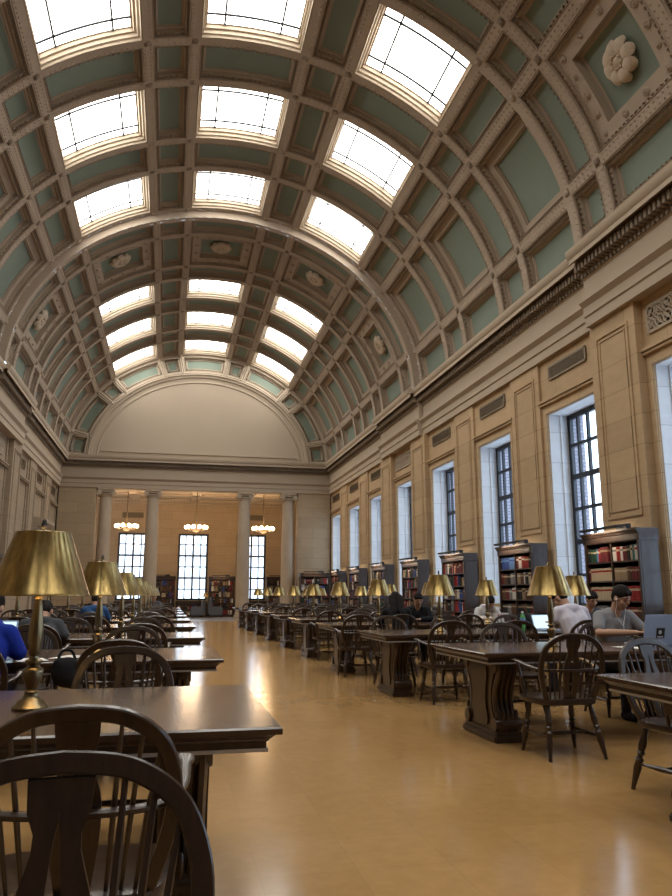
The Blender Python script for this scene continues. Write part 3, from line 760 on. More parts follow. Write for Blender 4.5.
# ---- brass table lamp
def radial_tangent(m, an):
    nt, N, L, b = nodes_of(m); t = N.new('ShaderNodeTangent'); t.direction_type = 'RADIAL'; t.axis = 'Z'
    b.inputs['Anisotropic'].default_value = an; b.inputs['Anisotropic Rotation'].default_value = .25; L.new(t.outputs[0], b.inputs['Tangent'])
radial_tangent(M['brass'], .9)
def lamp_meshes():
    o = {}
    m = MB(); m.lathe([(.072, 0), (.075, .008), (.070, .014), (.060, .020), (.054, .032), (.038, .042), (.030, .052), (.028, .062)], 28); o['base'] = m.mesh('base', M['pewter'], 40)
    m = MB(); m.lathe([(.022, .06), (.030, .068), (.022, .078), (.026, .088), (.038, .125), (.044, .150), (.040, .162), (.028, .170), (.022, .178), (.036, .190), (.036, .198), (.020, .206), (.018, .216), (.026, .226), (.0265, .25), (.031, .285), (.030, .33), (.022, .40), (.016, .445), (.018, .455), (.012, .465), (.009, .60), (.006, .755)], 22)
    o['stem'] = m.mesh('stem', M['pewter'], 40)
    s = MB(); s.cur = 0; s.lathe([(.209, .468), (.2125, .470), (.2115, .476), (.208, .480), (.117, .738), (.118, .742), (.114, .744)], 48); 
    s.f = [f for f in s.f if len(f) == 4]; s.mi = [0]*len(s.f)
    k = len(s.v); s.cur = 1; s.lathe([(.206, .470), (.112, .742)], 48); z = [i for i, f in enumerate(s.f) if len(f) > 4]
    s.mi = [q for i, q in enumerate(s.mi) if i not in z]; s.f = [f for i, f in enumerate(s.f) if i not in z]
    s.cur = 0; s.tube([(-.112, 0, .735), (.112, 0, .735)], .003, 5); s.tube([(0, -.112, .735), (0, .112, .735)], .003, 5)
    me = bpy.data.meshes.new('shade'); me.from_pydata(s.v, [], s.f); me.materials.append(M['brass']); me.materials.append(M['shadein']); me.polygons.foreach_set('material_index', s.mi)
    me.polygons.foreach_set('use_smooth', [True]*len(me.polygons)); me.set_sharp_from_angle(angle=RAD(40)); o['shade'] = me
    f = MB(); f.lathe([(.012, .742), (.014, .752), (.007, .758), (.012, .768), (.014, .778), (.008, .790), (.010, .796), (1e-6, .806)], 12); o['finial'] = f.mesh('finial', M['darkmetal'], 40)
    b = MB(); b.sphere((.045, 0, .60), .03, 8, (1, 1, 1.3)); b.tube([(.012, 0, .56), (.045, 0, .565)], .01, 6); o['bulb'] = b.mesh('bulb', mat('warm_bulb', (1, .9, .7), .4, 0, .5, None, None, 0, (1, .72, .38), 6), 40)
    return o
LM = lamp_meshes(); LAMPS = []
def put_lamp(x, y, label):
    t = empty('desk_lamp', (x, y, TT), random.uniform(0, 6), label, 'lamp', 'brass desk lamps on the reading tables'); q = {}
    for nm in ('base', 'stem', 'shade', 'finial', 'bulb'):
        o = bpy.data.objects.new(nm, LM[nm]); COL.objects.link(o); o.parent = q['shade'] if nm == 'finial' else t; q[nm] = o
    LAMPS.append((x, y)); return t

XTL, XTR, Y0L, Y0R, PT = .426, 2.569, 2.809, 2.884, 3.004
NT = 10
SKIP = {(1, 0, 'far', 1), (1, 0, 'far', 2), (1, 1, 'near', 2), (-1, 0, 'near', 1), (-1, 0, 'far', 1), (-1, 1, 'near', 2), (-1, 1, 'far', 2), (-1, 1, 'far', 3), (-1, 2, 'near', 2), (-1, 2, 'far', 3)}   # wholly outside the frame
def side_word(s): return 'right' if s > 0 else 'left'
for s in (1, -1):
    for k in range(NT):
        y0 = (Y0R if s > 0 else Y0L)+PT*k; xe = XTR if s > 0 else XTL
        put_table(xe, y0, s, f'long dark oak reading table, {ORD[k]} from the front in the row {side_word(s)} of the aisle')
        for j, d in enumerate((.98, 3.0 if s > 0 else 2.72)):
            if (k, s, j) in ((1, 1, 1), (0, -1, 1), (1, -1, 1), (2, -1, 1)): continue    # outside the frame
            if s > 0 and k == 0: continue
            put_lamp(xe+s*d, y0+TW/2, f'brass desk lamp on {ORD[k]} table {side_word(s)} of the aisle, lamp {"nearer to" if j == 0 else "away from"} the aisle')
# chairs: (side, table, near/far) -> offsets from the aisle end
CH = {}
for s in (1, -1):
    for k in range(NT):
        CH[(s, k, 'near')] = [.55, 1.55, 2.5, 3.4]; CH[(s, k, 'far')] = [.75, 1.7, 2.65, 3.5]
CH[(1, 0, 'near')] = []; CH[(1, 0, 'far')] = [.72, 1.5, 2.6]
CH[(1, 1, 'near')] = [.545, 1.95, 2.9]; CH[(1, 1, 'far')] = [1.0, 2.16, 3.3]
CH[(1, 2, 'near')] = [.70, 1.55, 2.52, 3.4]; CH[(1, 2, 'far')] = [.6, 1.6, 2.6, 3.7]
CH[(1, 3, 'near')] = [.35, 1.05, 2.1, 3.2]; CH[(1, 3, 'far')] = [.9, 2.0, 2.58, 3.32]; CH[(-1, 2, 'near')] = [.7, 1.78, 2.6]; CH[(-1, 3, 'near')] = [.6, 1.5, 2.5]; CH[(-1, 8, 'near')] = [.92, 1.8, 2.7]
CH[(-1, 0, 'near')] = [.68, 1.6]; CH[(-1, 0, 'far')] = [.66, 1.75]
CH[(-1, 1, 'near')] = [.74, 1.72, 2.6]; CH[(-1, 4, 'near')] = [.7, 1.77, 2.6]
rc = random.Random(3)
for (s, k, sd), offs in CH.items():
    y0 = (Y0R if s > 0 else Y0L)+PT*k; xe = XTR if s > 0 else XTL
    for j, d in enumerate(offs):
        hand = (s, k) in ((1, 0), (1, 1), (-1, 0), (-1, 1), (1, 2), (1, 3), (-1, 2), (-1, 3)) and (k < 2 or j == 0 or d in (2.52, 3.7, 3.32, 1.05, 2.0, 1.78, 1.5)) or d == .92
        jx, jy, jr = (0, 0, 0) if hand else (rc.uniform(-.06, .06), rc.uniform(-.05, .16), rc.uniform(-.14, .14))
        if sd == 'near': y, rz = y0-.20-abs(jy), jr
        else: y, rz = y0+TW+.19+abs(jy), pi+jr
        if (s, k, sd, j) == (-1, 0, 'near', 0): y = 2.47
        if (s, k, sd, j) == (-1, 0, 'near', 0): jx = -.03
        if (s, k, sd, j) == (1, 0, 'far', 0): rz = pi+.2
        if (s, k, sd, j) == (1, 1, 'near', 0): rz = 0
        par = k <= 3
        put_chair(xe+s*(d+jx), y, rz, f'dark Windsor armchair, {sd} side of {ORD[k]} table {side_word(s)} of aisle, {ORD[j]} from aisle', par)
put_chair(-.17, 1.28, pi+.04, 'dark Windsor armchair nearest the camera, cut off by the bottom edge of the photo', True)

# ---- books and bookcases
BC = {'green': (.02, .07, .045), 'dgreen': (.015, .035, .028), 'red': (.30, .025, .022), 'cream': (.52, .43, .30), 'tan': (.33, .24, .15), 'brown': (.10, .05, .03), 'black': (.02, .02, .022), 'blue': (.03, .07, .26), 'sky': (.10, .20, .42), 'white': (.62, .60, .56), 'grey': (.20, .20, .21), 'maroon': (.14, .02, .025), 'orange': (.42, .14, .04), 'yellow': (.7, .5, .03), 'teal': (.03, .15, .15)}
BMAT = {k: mat('cloth_'+k, [c*.8 for c in v], .65, 0, .3) for k, v in BC.items()}
def book_mesh():
    m = MB(); zs = [0, .12, .14, .16, .66, .68, .82, .84, .98, 1]; sec = [(-.5, 1), (-.5, .06), (-.3, .015), (0, 0), (.3, .015), (.5, .06), (.5, 1)]; n = len(sec)
    vs = []
    for z in zs:
        bulge = -.012 if z in (.14, .66, .84) else 0
        vs += [(x, y+(bulge if 0 < i < n-1 else 0), z) for i, (x, y) in enumerate(sec)]
    for j in range(len(zs)-1):
        m.cur = 1 if j == 5 else 0
        m.add(vs[j*n:(j+2)*n], [(i, (i+1) % n, n+(i+1) % n, n+i) for i in range(n)])
    m.cur = 0; m.add(vs[:n], [tuple(range(n))[::-1]]); m.add(vs[-n:], [tuple(range(n))])
    bm = bmesh.new(); me = bpy.data.meshes.new('book'); me.from_pydata(m.v, [], m.f)
    me.materials.append(BMAT['brown']); me.materials.append(BMAT['cream']); me.polygons.foreach_set('material_index', m.mi)
    bm.from_mesh(me); bmesh.ops.remove_doubles(bm, verts=bm.verts[:], dist=1e-5); bmesh.ops.recalc_face_normals(bm, faces=bm.faces[:]); bm.to_mesh(me); bm.free()
    me.polygons.foreach_set('use_smooth', [True]*len(me.polygons)); me.set_sharp_from_angle(angle=RAD(30)); return me
BOOK = book_mesh()
COLNAME = {'dgreen': 'dark green', 'sky': 'light blue'}
restb = MB(); RB = list(BC)
rb = random.Random(11)
RUNS_MIX = ['brown', 'black', 'maroon', 'tan', 'grey', 'cream', 'dgreen', 'red', 'white', 'blue']
def bookcase(loc, rz, w, h, label, rows_individual=None, case_word='', dark=True, light=True, group='tall oak bookcases', top_rows=None, nbay=2, d=.38, row_h=.33, skiprows=0):
    """front faces local -Y; local origin at the floor, centre of the front"""
    t = empty('bookcase', loc, rz, label, 'bookcase', group)
    W = M['casewood']; st = .05
    for sx in (-1, 1):
        m = MB(); m.bbox(*sorted((sx*w/2, sx*(w/2-st))), 0, d, .0, h-.08, .005); a, b = sorted((sx*(w/2), sx*(w/2+.006))); m.box(a, b, .04, d-.04, .15, h-.2); m.build('side_panel', W, t, smooth=0)
    m = MB(); m.box(-w/2+st, w/2-st, d-.02, d, .0, h-.08); m.build('back_panel', W, t, smooth=0)
    m = MB(); m.box(-w/2+st, w/2-st, .01, d-.02, 0, .12); m.build('plinth', W, t, smooth=0)
    m = MB(); m.prism([(.01, h-.20), (0, h-.19), (0, h-.09), (-.02, h-.08), (-.03, h-.05), (-.06, h-.03), (-.065, h), (d, h), (d, h-.20)], lambda a, b, q: (q, a, b), -w/2-.03, w/2+.03); m.build('cornice', W, t, smooth=0)
    top = h-.20; nrow = max(1, int((top-.12)/row_h+.3)); rh = (top-.12)/nrow; bw = (w-2*st-.03*(nbay-1))/nbay
    for b in range(1, nbay):
        x = -w/2+st+b*bw+(b-1)*.03; m = MB(); m.box(x, x+.03, .015, d-.02, .12, top); m.build('divider', W, t, smooth=0)
    for j in range(1, nrow):
        m = MB(); m.box(-w/2+st, w/2-st, .02, d-.02, .12+j*rh-.012, .12+j*rh+.012); m.build('shelf', W, t, smooth=0)
    if light:
        m = MB(); lw = w*.32; m.bbox(-lw-.15, lw-.05, -.17, -.09, h+.03, h+.075, .008)
        for x in (-lw*.6-.1, lw*.6-.1): m.tube([(x, .1, h), (x, .05, h+.06), (x, -.10, h+.055)], .012, 6)
        m.bbox(w*.12, w*.30, .02, .12, h, h+.10, .006)
        m.build('display_light', M['darkmetal'], t)
    R = Matrix.Translation(V(loc)) @ Matrix.Rotation(rz, 4, 'Z')
    for j in range(nrow):                                   # row 0 = top
        z = .12+(nrow-1-j)*rh+.013
        for b in range(nbay):
            x = -w/2+st+b*(bw+.03)+.004; xe = x+bw-.008; n = 0
            spec = (rows_individual or {}).get((j, b))
            run, left = None, 0
            if spec is None:
                base = rb.choice(RUNS_MIX)
            si = 0; cnt = {}
            while True:
                if spec is not None:
                    if left == 0:
                        if si >= len(spec): break
                        run, left, th, hh, lab = spec[si]; si += 1
                    t_, h_, c_, lb = th*rb.uniform(.9, 1.1), hh*rb.uniform(.97, 1.0), run, lab
                else:
                    if left <= 0: run = rb.choice(RUNS_MIX+['brown', 'black', 'brown', 'maroon', 'black']); left = rb.randint(1, 7); th0 = rb.uniform(.022, .05); h0 = rb.uniform(.62, .92)*rh
                    t_, h_, c_, lb = th0*rb.uniform(.85, 1.15), h0*rb.uniform(.95, 1.03), run, rb.choice(['cream', 'brown', 'black', run])
                if x+t_ > xe: break
                left -= 1; h_ = min(h_, rh-.03); dd = d-.10-rb.uniform(0, .03); yo = .03+rb.uniform(0, .015)
                if spec is not None:
                    n += 1; o = bpy.data.objects.new('book', BOOK); COL.objects.link(o)
                    o.location = R @ V((x+t_/2, yo, z)); o.rotation_euler = (0, 0, rz); o.scale = (t_*.96, dd*.85, h_)
                    for si_, mm in ((0, c_), (1, lb)): o.material_slots[si_].link = 'OBJECT'; o.material_slots[si_].material = BMAT[mm]
                    rown = ['top', 'second', 'third', 'fourth'][j]; cw = COLNAME.get(c_, c_)
                    tag(o, f'{cw} book, {ORD[n-1]} from left, {rown} shelf, {"left" if b == 0 else "right"} half, {case_word}', 'book', f'books in {case_word}')
                else:
                    k0 = len(restb.v); restb.cur = RB.index(c_)
                    restb.box(x+.001, x+t_-.001, yo, yo+dd*.8, z, z+h_)
                    if t_ > .03 and lb != c_: restb.cur = RB.index(lb); restb.box(x+.0005, x+t_-.0005, yo-.001, yo+.01, z+h_*.68, z+h_*.82)
                    for q in range(k0, len(restb.v)): restb.v[q] = tuple(R @ V(restb.v[q]))
                x += t_
                if spec is None and rb.random() < .02: x += .05
    return t
PC = [11.82+3.8*i for i in range(7)]
A_ = {(0, 0): [('dgreen', 3, .038, .25, 'tan'), ('green', 4, .040, .24, 'cream'), ('teal', 1, .03, .25, 'cream'), ('sky', 1, .035, .25, 'white'), ('red', 2, .034, .24, 'cream'), ('maroon', 5, .045, .27, 'tan')],
      (0, 1): [('white', 2, .05, .25, 'grey'), ('red', 3, .04, .25, 'cream'), ('white', 2, .045, .25, 'grey'), ('maroon', 3, .04, .24, 'cream'), ('black', 2, .04, .25, 'cream'), ('cream', 2, .03, .25, 'black'), ('teal', 2, .04, .26, 'tan'), ('white', 2, .035, .25, 'red')],
      (1, 0): [('maroon', 1, .05, .24, 'cream'), ('cream', 11, .062, .235, 'red')], (1, 1): [('tan', 8, .048, .225, 'cream'), ('brown', 2, .05, .24, 'tan'), ('black', 1, .04, .22, 'cream'), ('maroon', 6, .042, .23, 'tan')],
      (2, 0): [('brown', 1, .05, .24, 'tan'), ('cream', 11, .062, .24, 'red')], (2, 1): [('black', 4, .055, .25, 'grey'), ('dgreen', 3, .05, .25, 'cream'), ('red', 9, .046, .25, 'cream')],
      (3, 0): [('brown', 4, .05, .24, 'tan'), ('grey', 6, .055, .25, 'white'), ('black', 4, .05, .23, 'tan')], (3, 1): [('black', 6, .05, .24, 'tan'), ('maroon', 6, .05, .24, 'cream'), ('brown', 3, .045, .24, 'tan')]}
B_ = {(0, 0): [('black', 1, .05, .26, 'white'), ('blue', 7, .055, .27, 'sky'), ('sky', 5, .055, .27, 'blue')], (0, 1): [('maroon', 2, .05, .27, 'white'), ('white', 3, .05, .27, 'red'), ('red', 3, .05, .27, 'white'), ('red', 4, .05, .25, 'cream'), ('black', 3, .05, .24, 'cream')],
      (1, 0): [('maroon', 2, .06, .25, 'tan'), ('brown', 3, .06, .24, 'cream'), ('black', 3, .055, .23, 'tan'), ('grey', 4, .055, .25, 'white')], (1, 1): [('tan', 3, .05, .24, 'white'), ('brown', 3, .06, .24, 'tan'), ('white', 1, .05, .26, 'grey'), ('black', 3, .06, .24, 'cream'), ('cream', 2, .055, .25, 'brown'), ('brown', 2, .055, .23, 'tan')],
      (2, 0): [('brown', 4, .055, .24, 'tan'), ('maroon', 3, .05, .25, 'cream'), ('grey', 3, .05, .24, 'white'), ('white', 2, .11, .26, 'red')], (2, 1): [('black', 4, .055, .25, 'tan'), ('tan', 3, .05, .25, 'brown'), ('brown', 6, .055, .24, 'cream')],
      (3, 0): [('black', 5, .055, .24, 'cream'), ('grey', 3, .055, .23, 'white'), ('brown', 5, .055, .25, 'tan')], (3, 1): [('black', 3, .06, .24, 'tan'), ('brown', 4, .06, .25, 'tan'), ('dgreen', 3, .06, .24, 'cream'), ('maroon', 3, .05, .24, 'cream')]}
CASES = []
XCASE = 7.62
for i, y in enumerate(PC):
    ind = {0: A_, 1: B_}.get(i); cw = {0: 'bookcase behind the grey-shirted man', 1: 'second window-wall bookcase'}.get(i, '')
    lab = {0: 'tall dark oak bookcase behind the man in the grey shirt, lit at its top shelf', 1: 'tall dark oak bookcase with blue volumes, second along the window wall'}.get(i, f'tall dark oak bookcase against the pier, {ORD[i]} along the window wall')
    bookcase((XCASE, y, 0), -pi/2, 1.68, 2.36, lab, ind, cw); CASES.append((XCASE, y, -pi/2))
for x, y, l in ((7.2, 37.25, 'tall oak bookcase facing the room, against the wall pier beyond the tables'), (-.44, 45.1, 'tall oak bookcase between the left and middle end windows'), (3.06, 45.1, 'tall oak bookcase with red books between the middle and right end windows'), (6.5, 45.1, 'tall oak bookcase to the right of the right end window')):
    bookcase((x, y, 0), 0, 1.5, 2.36, l, d=.36); CASES.append((x, y, 0)) if x in (7.2, 3.06) else None
bookcase((-5.0, 23.22, 0), pi/2, 1.68, 2.36, 'tall oak bookcase on the windowless wall beyond the big brass lamp')
for x, l in ((XC-3.5, 'left'), (XC, 'middle'), (XC+3.5, 'right')):
    bookcase((x, 45.15, 0), 0, 1.78, .92, f'low dark bookcase under the {l} end window', light=False, group='low bookcases', nbay=3, d=.32, row_h=.3)
RESTB_DONE = tag(restb.build('shelved_books', [BMAT[k] for k in RB], smooth=0), 'rows of bound books filling the remaining bookcase shelves', 'books', None, 'stuff')
for i, w in enumerate([w for w in WC if 8 < w < 36]):
    t = empty('window_bench', (7.72, w, 0), 0, f'low dark oak cabinet under the {ORD[i]} tall window of the window wall', 'cabinet', 'low cabinets under the windows')
    m = MB(); m.bbox(-.02, .34, -1.02, 1.02, .86, .90, .008); m.build('top_board', M['casewood'], t)
    m = MB(); m.box(.02, .34, -1.0, 1.0, 0, .86); frame_rect(m, 1, .02, -.95, -.02, .1, .8, .06, .015); frame_rect(m, 1, .02, .02, .95, .1, .8, .06, .015); m.build('body', M['casewood'], t, smooth=0)

# ---- club armchairs, side table and small lamp in the vestibule
def club(x, y, rz, label):
    t = empty('club_armchair', (x, y, 0), rz, label, 'armchair', 'grey club armchairs'); U = M['uphol']
    MB().bbox(-.40, .40, -.36, .30, .12, .30, .03).build('seat_base', U, t); MB().bbox(-.28, .28, -.38, .22, .30, .44, .05).build('seat_cushion', U, t)
    for s in (-1, 1): MB().bbox(*sorted((s*.28, s*.42)), -.38, .30, .12, .62, .05).build('arm', U, t)
    m = MB(); m.bbox(-.40, .40, .20, .42, .12, 1.0, .09); m.build('backrest', U, t)
    for sx in (-1, 1):
        for sy in (-.3, .3): MB().tube([(sx*.34, sy, .12), (sx*.35, sy*1.05, 0)], [.03, .02], 6).build('leg', M['casewood'], t)
club(1.62, 43.4, -pi/2, 'grey club armchair facing left, in front of the end windows')
club(2.62, 43.4, pi/2, 'grey club armchair facing right, back to back with its twin')
t = empty('side_table', (2.1, 44.2, 0), 0, 'small dark side table behind the grey armchairs', 'table')
MB().bbox(-.3, .3, -.25, .25, .70, .74, .008).build('table_top', M['casewood'], t)
for sx in (-.26, .26):
    for sy in (-.21, .21): MB().tube([(sx, sy, 0), (sx, sy, .7)], .02, 6).build('leg', M['casewood'], t)
t = copy_tree(bpy.data.objects['desk_lamp']); t.location = (2.1, 44.2, .74); t.scale = (.9, .9, .9)
tag(t, 'small brass lamp standing behind the grey armchairs near the end wall', 'lamp'); 
if 'group' in t: del t['group']
# ================================================================== PEOPLE AND THINGS ON THE TABLES
DG = None
def remeshed(name, mb, m, parent, voxel=.012, smooth=2):
    """union of overlapping volumes grown into one continuous surface"""
    me = bpy.data.meshes.new(name); me.from_pydata(mb.v, [], mb.f)
    bm = bmesh.new(); bm.from_mesh(me); bmesh.ops.recalc_face_normals(bm, faces=bm.faces[:]); bm.to_mesh(me); bm.free()
    o = bpy.data.objects.new(name, me); COL.objects.link(o)
    r = o.modifiers.new('r', 'REMESH'); r.mode = 'VOXEL'; r.voxel_size = voxel; r.use_smooth_shade = True
    s = o.modifiers.new('s', 'SMOOTH'); s.factor = .5; s.iterations = smooth
    dg = bpy.context.evaluated_depsgraph_get(); dg.update()
    nm = bpy.data.meshes.new_from_object(o.evaluated_get(dg)); nm.materials.clear(); nm.materials.append(m)
    nm.polygons.foreach_set('use_smooth', [True]*len(nm.polygons))
    o.modifiers.clear(); o.data = nm; nm.name = name; bpy.data.meshes.remove(me)
    if parent: o.parent = parent
    return o
def rotx(v, a): return V((v[0], v[1]*cos(a)+v[2]*sin(a), -v[1]*sin(a)+v[2]*cos(a)))
def person(loc, rz, label, lean=.15, hyaw=0, hpitch=.3, hroll=0, wr=None, el=None, skin='skin', shirt='tgrey', short=True, hair='short', haircol='hairb', fine=False, hood=False, sc=1.0, slump=0):
    t = empty('person', loc, rz, label, 'person'); t.scale = (sc, sc, sc)
    vx = .007 if fine else .011
    P0 = V((0, -.04, .56)); up = rotx((0, 0, 1), lean); C = P0+up*(.44-slump); NB = C+rotx((0, .01, .07), lean)
    SH = {s: C+V((s*.175, 0, -.01)) for s in (-1, 1)}
    el = el or {s: V((s*.25, .16, .82)) for s in (-1, 1)}; wr = wr or {s: V((s*.10, .42, .82)) for s in (-1, 1)}
    el = {s: V(e) for s, e in el.items()}; wr = {s: V(e) for s, e in wr.items()}
    HD = Matrix.Rotation(hyaw, 4, 'Z') @ Matrix.Rotation(-hpitch, 4, 'X') @ Matrix.Rotation(hroll, 4, 'Y')
    HC = NB+V((0, .02, .025))+(HD.to_3x3() @ V((0, .025, .11)))
    hm = Matrix.Translation(HC) @ HD
    # --- skin: one surface from the neck and head to the fingertips and ankles
    b = MB(); b.capsule(C-V((0, 0, .04)), HC-(HD.to_3x3() @ V((0, .02, .04))), .062, .052, 12)
    h = MB(); h.sphere((0, -.005, .022), .1, 14, (.76, .96, .98)); h.sphere((0, .022, -.045), .072, 12, (.82, .95, .90)); h.sphere((0, .052, -.088), .034, 8, (1.0, .9, .8))
    h.sphere((0, .095, -.018), .016, 8, (.85, 1.0, 1.0)); h.capsule((0, .084, .02), (0, .098, -.016), .010, .013, 8)
    h.sphere((0, .078, -.060), .021, 8, (1.25, .75, .5)); h.sphere((0, .074, .026), .030, 8, (2.0, .55, .35))
    for s in (-1, 1): h.sphere((s*.079, -.008, -.012), .026, 8, (.42, .8, 1.25)); h.sphere((s*.040, .056, -.028), .028, 8, (1, .6, .8))
    h.xf(hm); b.add(h.v, h.f)
    for s in (-1, 1):
        b.capsule(SH[s], el[s], .046, .038, 10); m1 = el[s].lerp(wr[s], .3); b.capsule(el[s], m1, .037, .040, 10); b.capsule(m1, wr[s], .040, .026, 10)
        d = (wr[s]-el[s]).normalized(); side = d.cross(V((0, 0, 1))); side = side.normalized() if side.length > .1 else V((1, 0, 0)); nrm = side.cross(d).normalized()
        if nrm.z < 0: nrm = -nrm
        pc = wr[s]+d*.045
        for q in (-.027, -.009, .009, .027): b.capsule(wr[s]+side*q*.6, wr[s]+d*.085+side*q, .014, .012, 7)
        for i, q in enumerate((-.033, -.011, .011, .032)):
            ln = (.060, .074, .078, .064)[i] if s > 0 else (.064, .078, .074, .060)[i]
            a0 = wr[s]+d*.088+side*q; a1 = a0+d*ln*.5+side*q*.12+nrm*.008; a2 = a1+d*ln*.45-nrm*.022
            b.capsule(a0, a1, .0095, .0088, 7); b.capsule(a1, a2, .0088, .0075, 7)
        th = side*(-s*.03 if side.x*s > 0 else s*.03); inn = V((-s, 0, 0)); inn = (inn-d*inn.dot(d)).normalized()
        t0 = wr[s]+d*.025+inn*.024; t1 = t0+d*.035+inn*.026; t2 = t1+d*.034+inn*.004-nrm*.008
        b.capsule(t0, t1, .013, .011, 7); b.capsule(t1, t2, .011, .009, 7)
    HIP = {s: V((s*.09, 0, .53)) for s in (-1, 1)}; KN = {s: V((s*.13, .40, .53)) for s in (-1, 1)}; AN = {s: V((s*.13, .36, .09)) for s in (-1, 1)}
    b.capsule(P0, C-up*.10, .075, .06, 12)
    for s in (-1, 1): b.capsule(HIP[s], KN[s], .07, .055, 10); b.capsule(KN[s], AN[s], .05, .035, 10)
    remeshed('body', b, M[skin], t, vx, 2)
    # --- shirt
    c = MB(); W0 = P0+up*.14; W1 = P0+up*.30
    for s in (-1, 1):
        c.capsule(P0+V((s*.07, 0, -.05)), W0+V((s*.06, .01, 0)), .125, .118, 12); c.capsule(W0+V((s*.06, .01, 0)), W1+V((s*.08, .005, 0)), .118, .118, 12); c.capsule(W1+V((s*.08, .005, 0)), C+V((s*.09, -.01, -.05)), .118, .095, 12)
        c.capsule(C+V((s*.05, 0, 0)), SH[s], .075, .066, 10)
        e1 = SH[s].lerp(el[s], .66); 
        if short: c.capsule(SH[s], e1, .066, .061, 10); c.capsule(e1, e1.lerp(el[s], .1), .062, .060, 10)
        else: c.capsule(SH[s], el[s], .068, .055, 10); c.capsule(el[s], wr[s].lerp(el[s], .08), .055, .042, 10)
    c.capsule(C+V((-.05, -.01, .02)), C+V((.05, -.01, .02)), .065, .065, 10); c.capsule(W0+V((0, .02, 0)), C+rotx((0, .03, -.085), lean), .12, .095, 12)
    if hood: c.capsule(NB+V((-.06, -.07, -.02)), NB+V((.06, -.07, -.02)), .07, .07, 10); c.capsule(NB+V((-.08, -.02, -.01)), NB+V((.08, -.02, -.01)), .05, .05, 10)
    remeshed('shirt' if short else 'pullover', c, M[shirt], t, .012, 3)
    l = MB()
    for s in (-1, 1): l.capsule(HIP[s]-V((0, .04, 0)), KN[s], .098, .072, 10); l.capsule(KN[s], AN[s], .068, .05, 10)
    l.capsule(HIP[-1], HIP[1], .10, .10, 10); remeshed('trousers', l, M['jean'], t, .014, 2)
    for s in (-1, 1):
        f = MB(); f.capsule(AN[s]+V((0, -.02, -.045)), AN[s]+V((0, .15, -.055)), .045, .033, 8); f.build('shoe', M['black'], t, 60)
    # --- hair
    k = MB(); k.sphere((0, -.012, .044), .1, 12, (.84, .98, .95)); k.sphere((0, -.040, .005), .080, 10, (.94, .85, 1.0)); k.sphere((0, .036, .074), .052, 10, (1.15, .85, .6))
    for s in (-1, 1): k.sphere((s*.062, -.012, .028), .034, 8, (.6, 1.1, 1.2)); k.sphere((s*.03, .062, .078), .026, 8)
    if hair == 'long':
        for q in (-.065, -.03, .03, .065): k.capsule((q, -.05, .02), (q*1.3, -.085, -.24), .052, .035, 8)
        for s in (-1, 1): k.capsule((s*.07, .0, .02), (s*.085, -.02, -.20), .035, .028, 8)
    k.xf(hm); hr = remeshed('hair', k, M[haircol], t, .009, 1)
    e = MB()
    for s in (-1, 1): e.sphere((s*.032, .0835, .008), .0085, 7, (1.5, .6, .55)); e.capsule((s*.018, .0865, .030), (s*.048, .079, .031), .0045, .0035, 6)
    e.capsule((-.018, .0935, -.060), (.018, .0935, -.060), .003, .003, 6) if fine else None
    e.xf(hm); e.build('eyes_and_brows', M['hairb'], t, 60); 
    return t, HC, hm, C

def ry(k, s, sd): y0 = (Y0R if s > 0 else Y0L)+PT*k; return y0-.20 if sd == 'near' else y0+TW+.19
rx = lambda s, d: (XTR if s > 0 else XTL)+s*d
pm, HC, hm, CC = person((rx(1, 2.16), ry(1, 1, 'far')+.0, 0), pi, 'seated man in grey T-shirt with white earphones, looking down beside the laptop', lean=.24, hyaw=.38, hpitch=.42, wr={-1: (-.16, .45, .83), 1: (-.02, .40, .83)}, el={-1: (-.27, .18, .82), 1: (.27, .20, .82)}, fine=True, sc=1.04)
person((rx(1, 2.52), ry(2, 1, 'near'), 0), .12, 'seated man in white shirt seen from behind, bent over his bright laptop', lean=.42, hyaw=.5, hpitch=.75, shirt='twhite', skin='skin', sc=1.09)
person((rx(1, 3.7), ry(2, 1, 'far'), 0), pi, 'seated person with black hair facing the man in the white shirt, half hidden', lean=.12, shirt='dgrey', hpitch=.45)
person((rx(1, 3.32), ry(3, 1, 'far'), 0), pi, 'seated reader in off-white hooded top, head bowed on one hand', lean=.35, hpitch=.8, shirt='hoodw', short=False, hood=True, skin='skinp', wr={-1: (-.05, .24, 1.04), 1: (.05, .46, .82)}, el={-1: (-.21, .27, .82), 1: (.27, .20, .82)})
person((rx(1, 1.05), ry(3, 1, 'near'), 0), -.1, 'person with long dark hair in black top, seen from behind', lean=.22, hpitch=.4, shirt='black', short=False, hair='long')
person((rx(1, 2.0), ry(3, 1, 'far'), 0), pi-.5, 'dark-clothed reader facing sideways beyond the long-haired person', lean=.22, hyaw=.4, hpitch=.5, shirt='black', short=False)
person((rx(-1, 1.72), ry(1, -1, 'near'), 0), -.10, 'person in royal blue pullover hunched at a glowing laptop, cut by the photo edge', lean=.46, hpitch=.6, shirt='blue', short=False, hood=True, sc=1.03)
person((rx(-1, 1.78), ry(2, -1, 'near'), 0), 0, 'reader in grey top bent low at third table left of the aisle', lean=.55, hpitch=.9, shirt='dgrey', short=False)
person((rx(-1, 1.77), ry(4, -1, 'near'), 0), 0, 'reader in light blue top seen behind the second brass lamp', lean=.25, hpitch=.5, shirt='denim', short=False)
person((rx(-1, .92), ry(8, -1, 'near'), 0), pi, 'small distant grey-haired reader near the far end left of the aisle', lean=.15, shirt='dgrey', short=False, haircol='hairg')

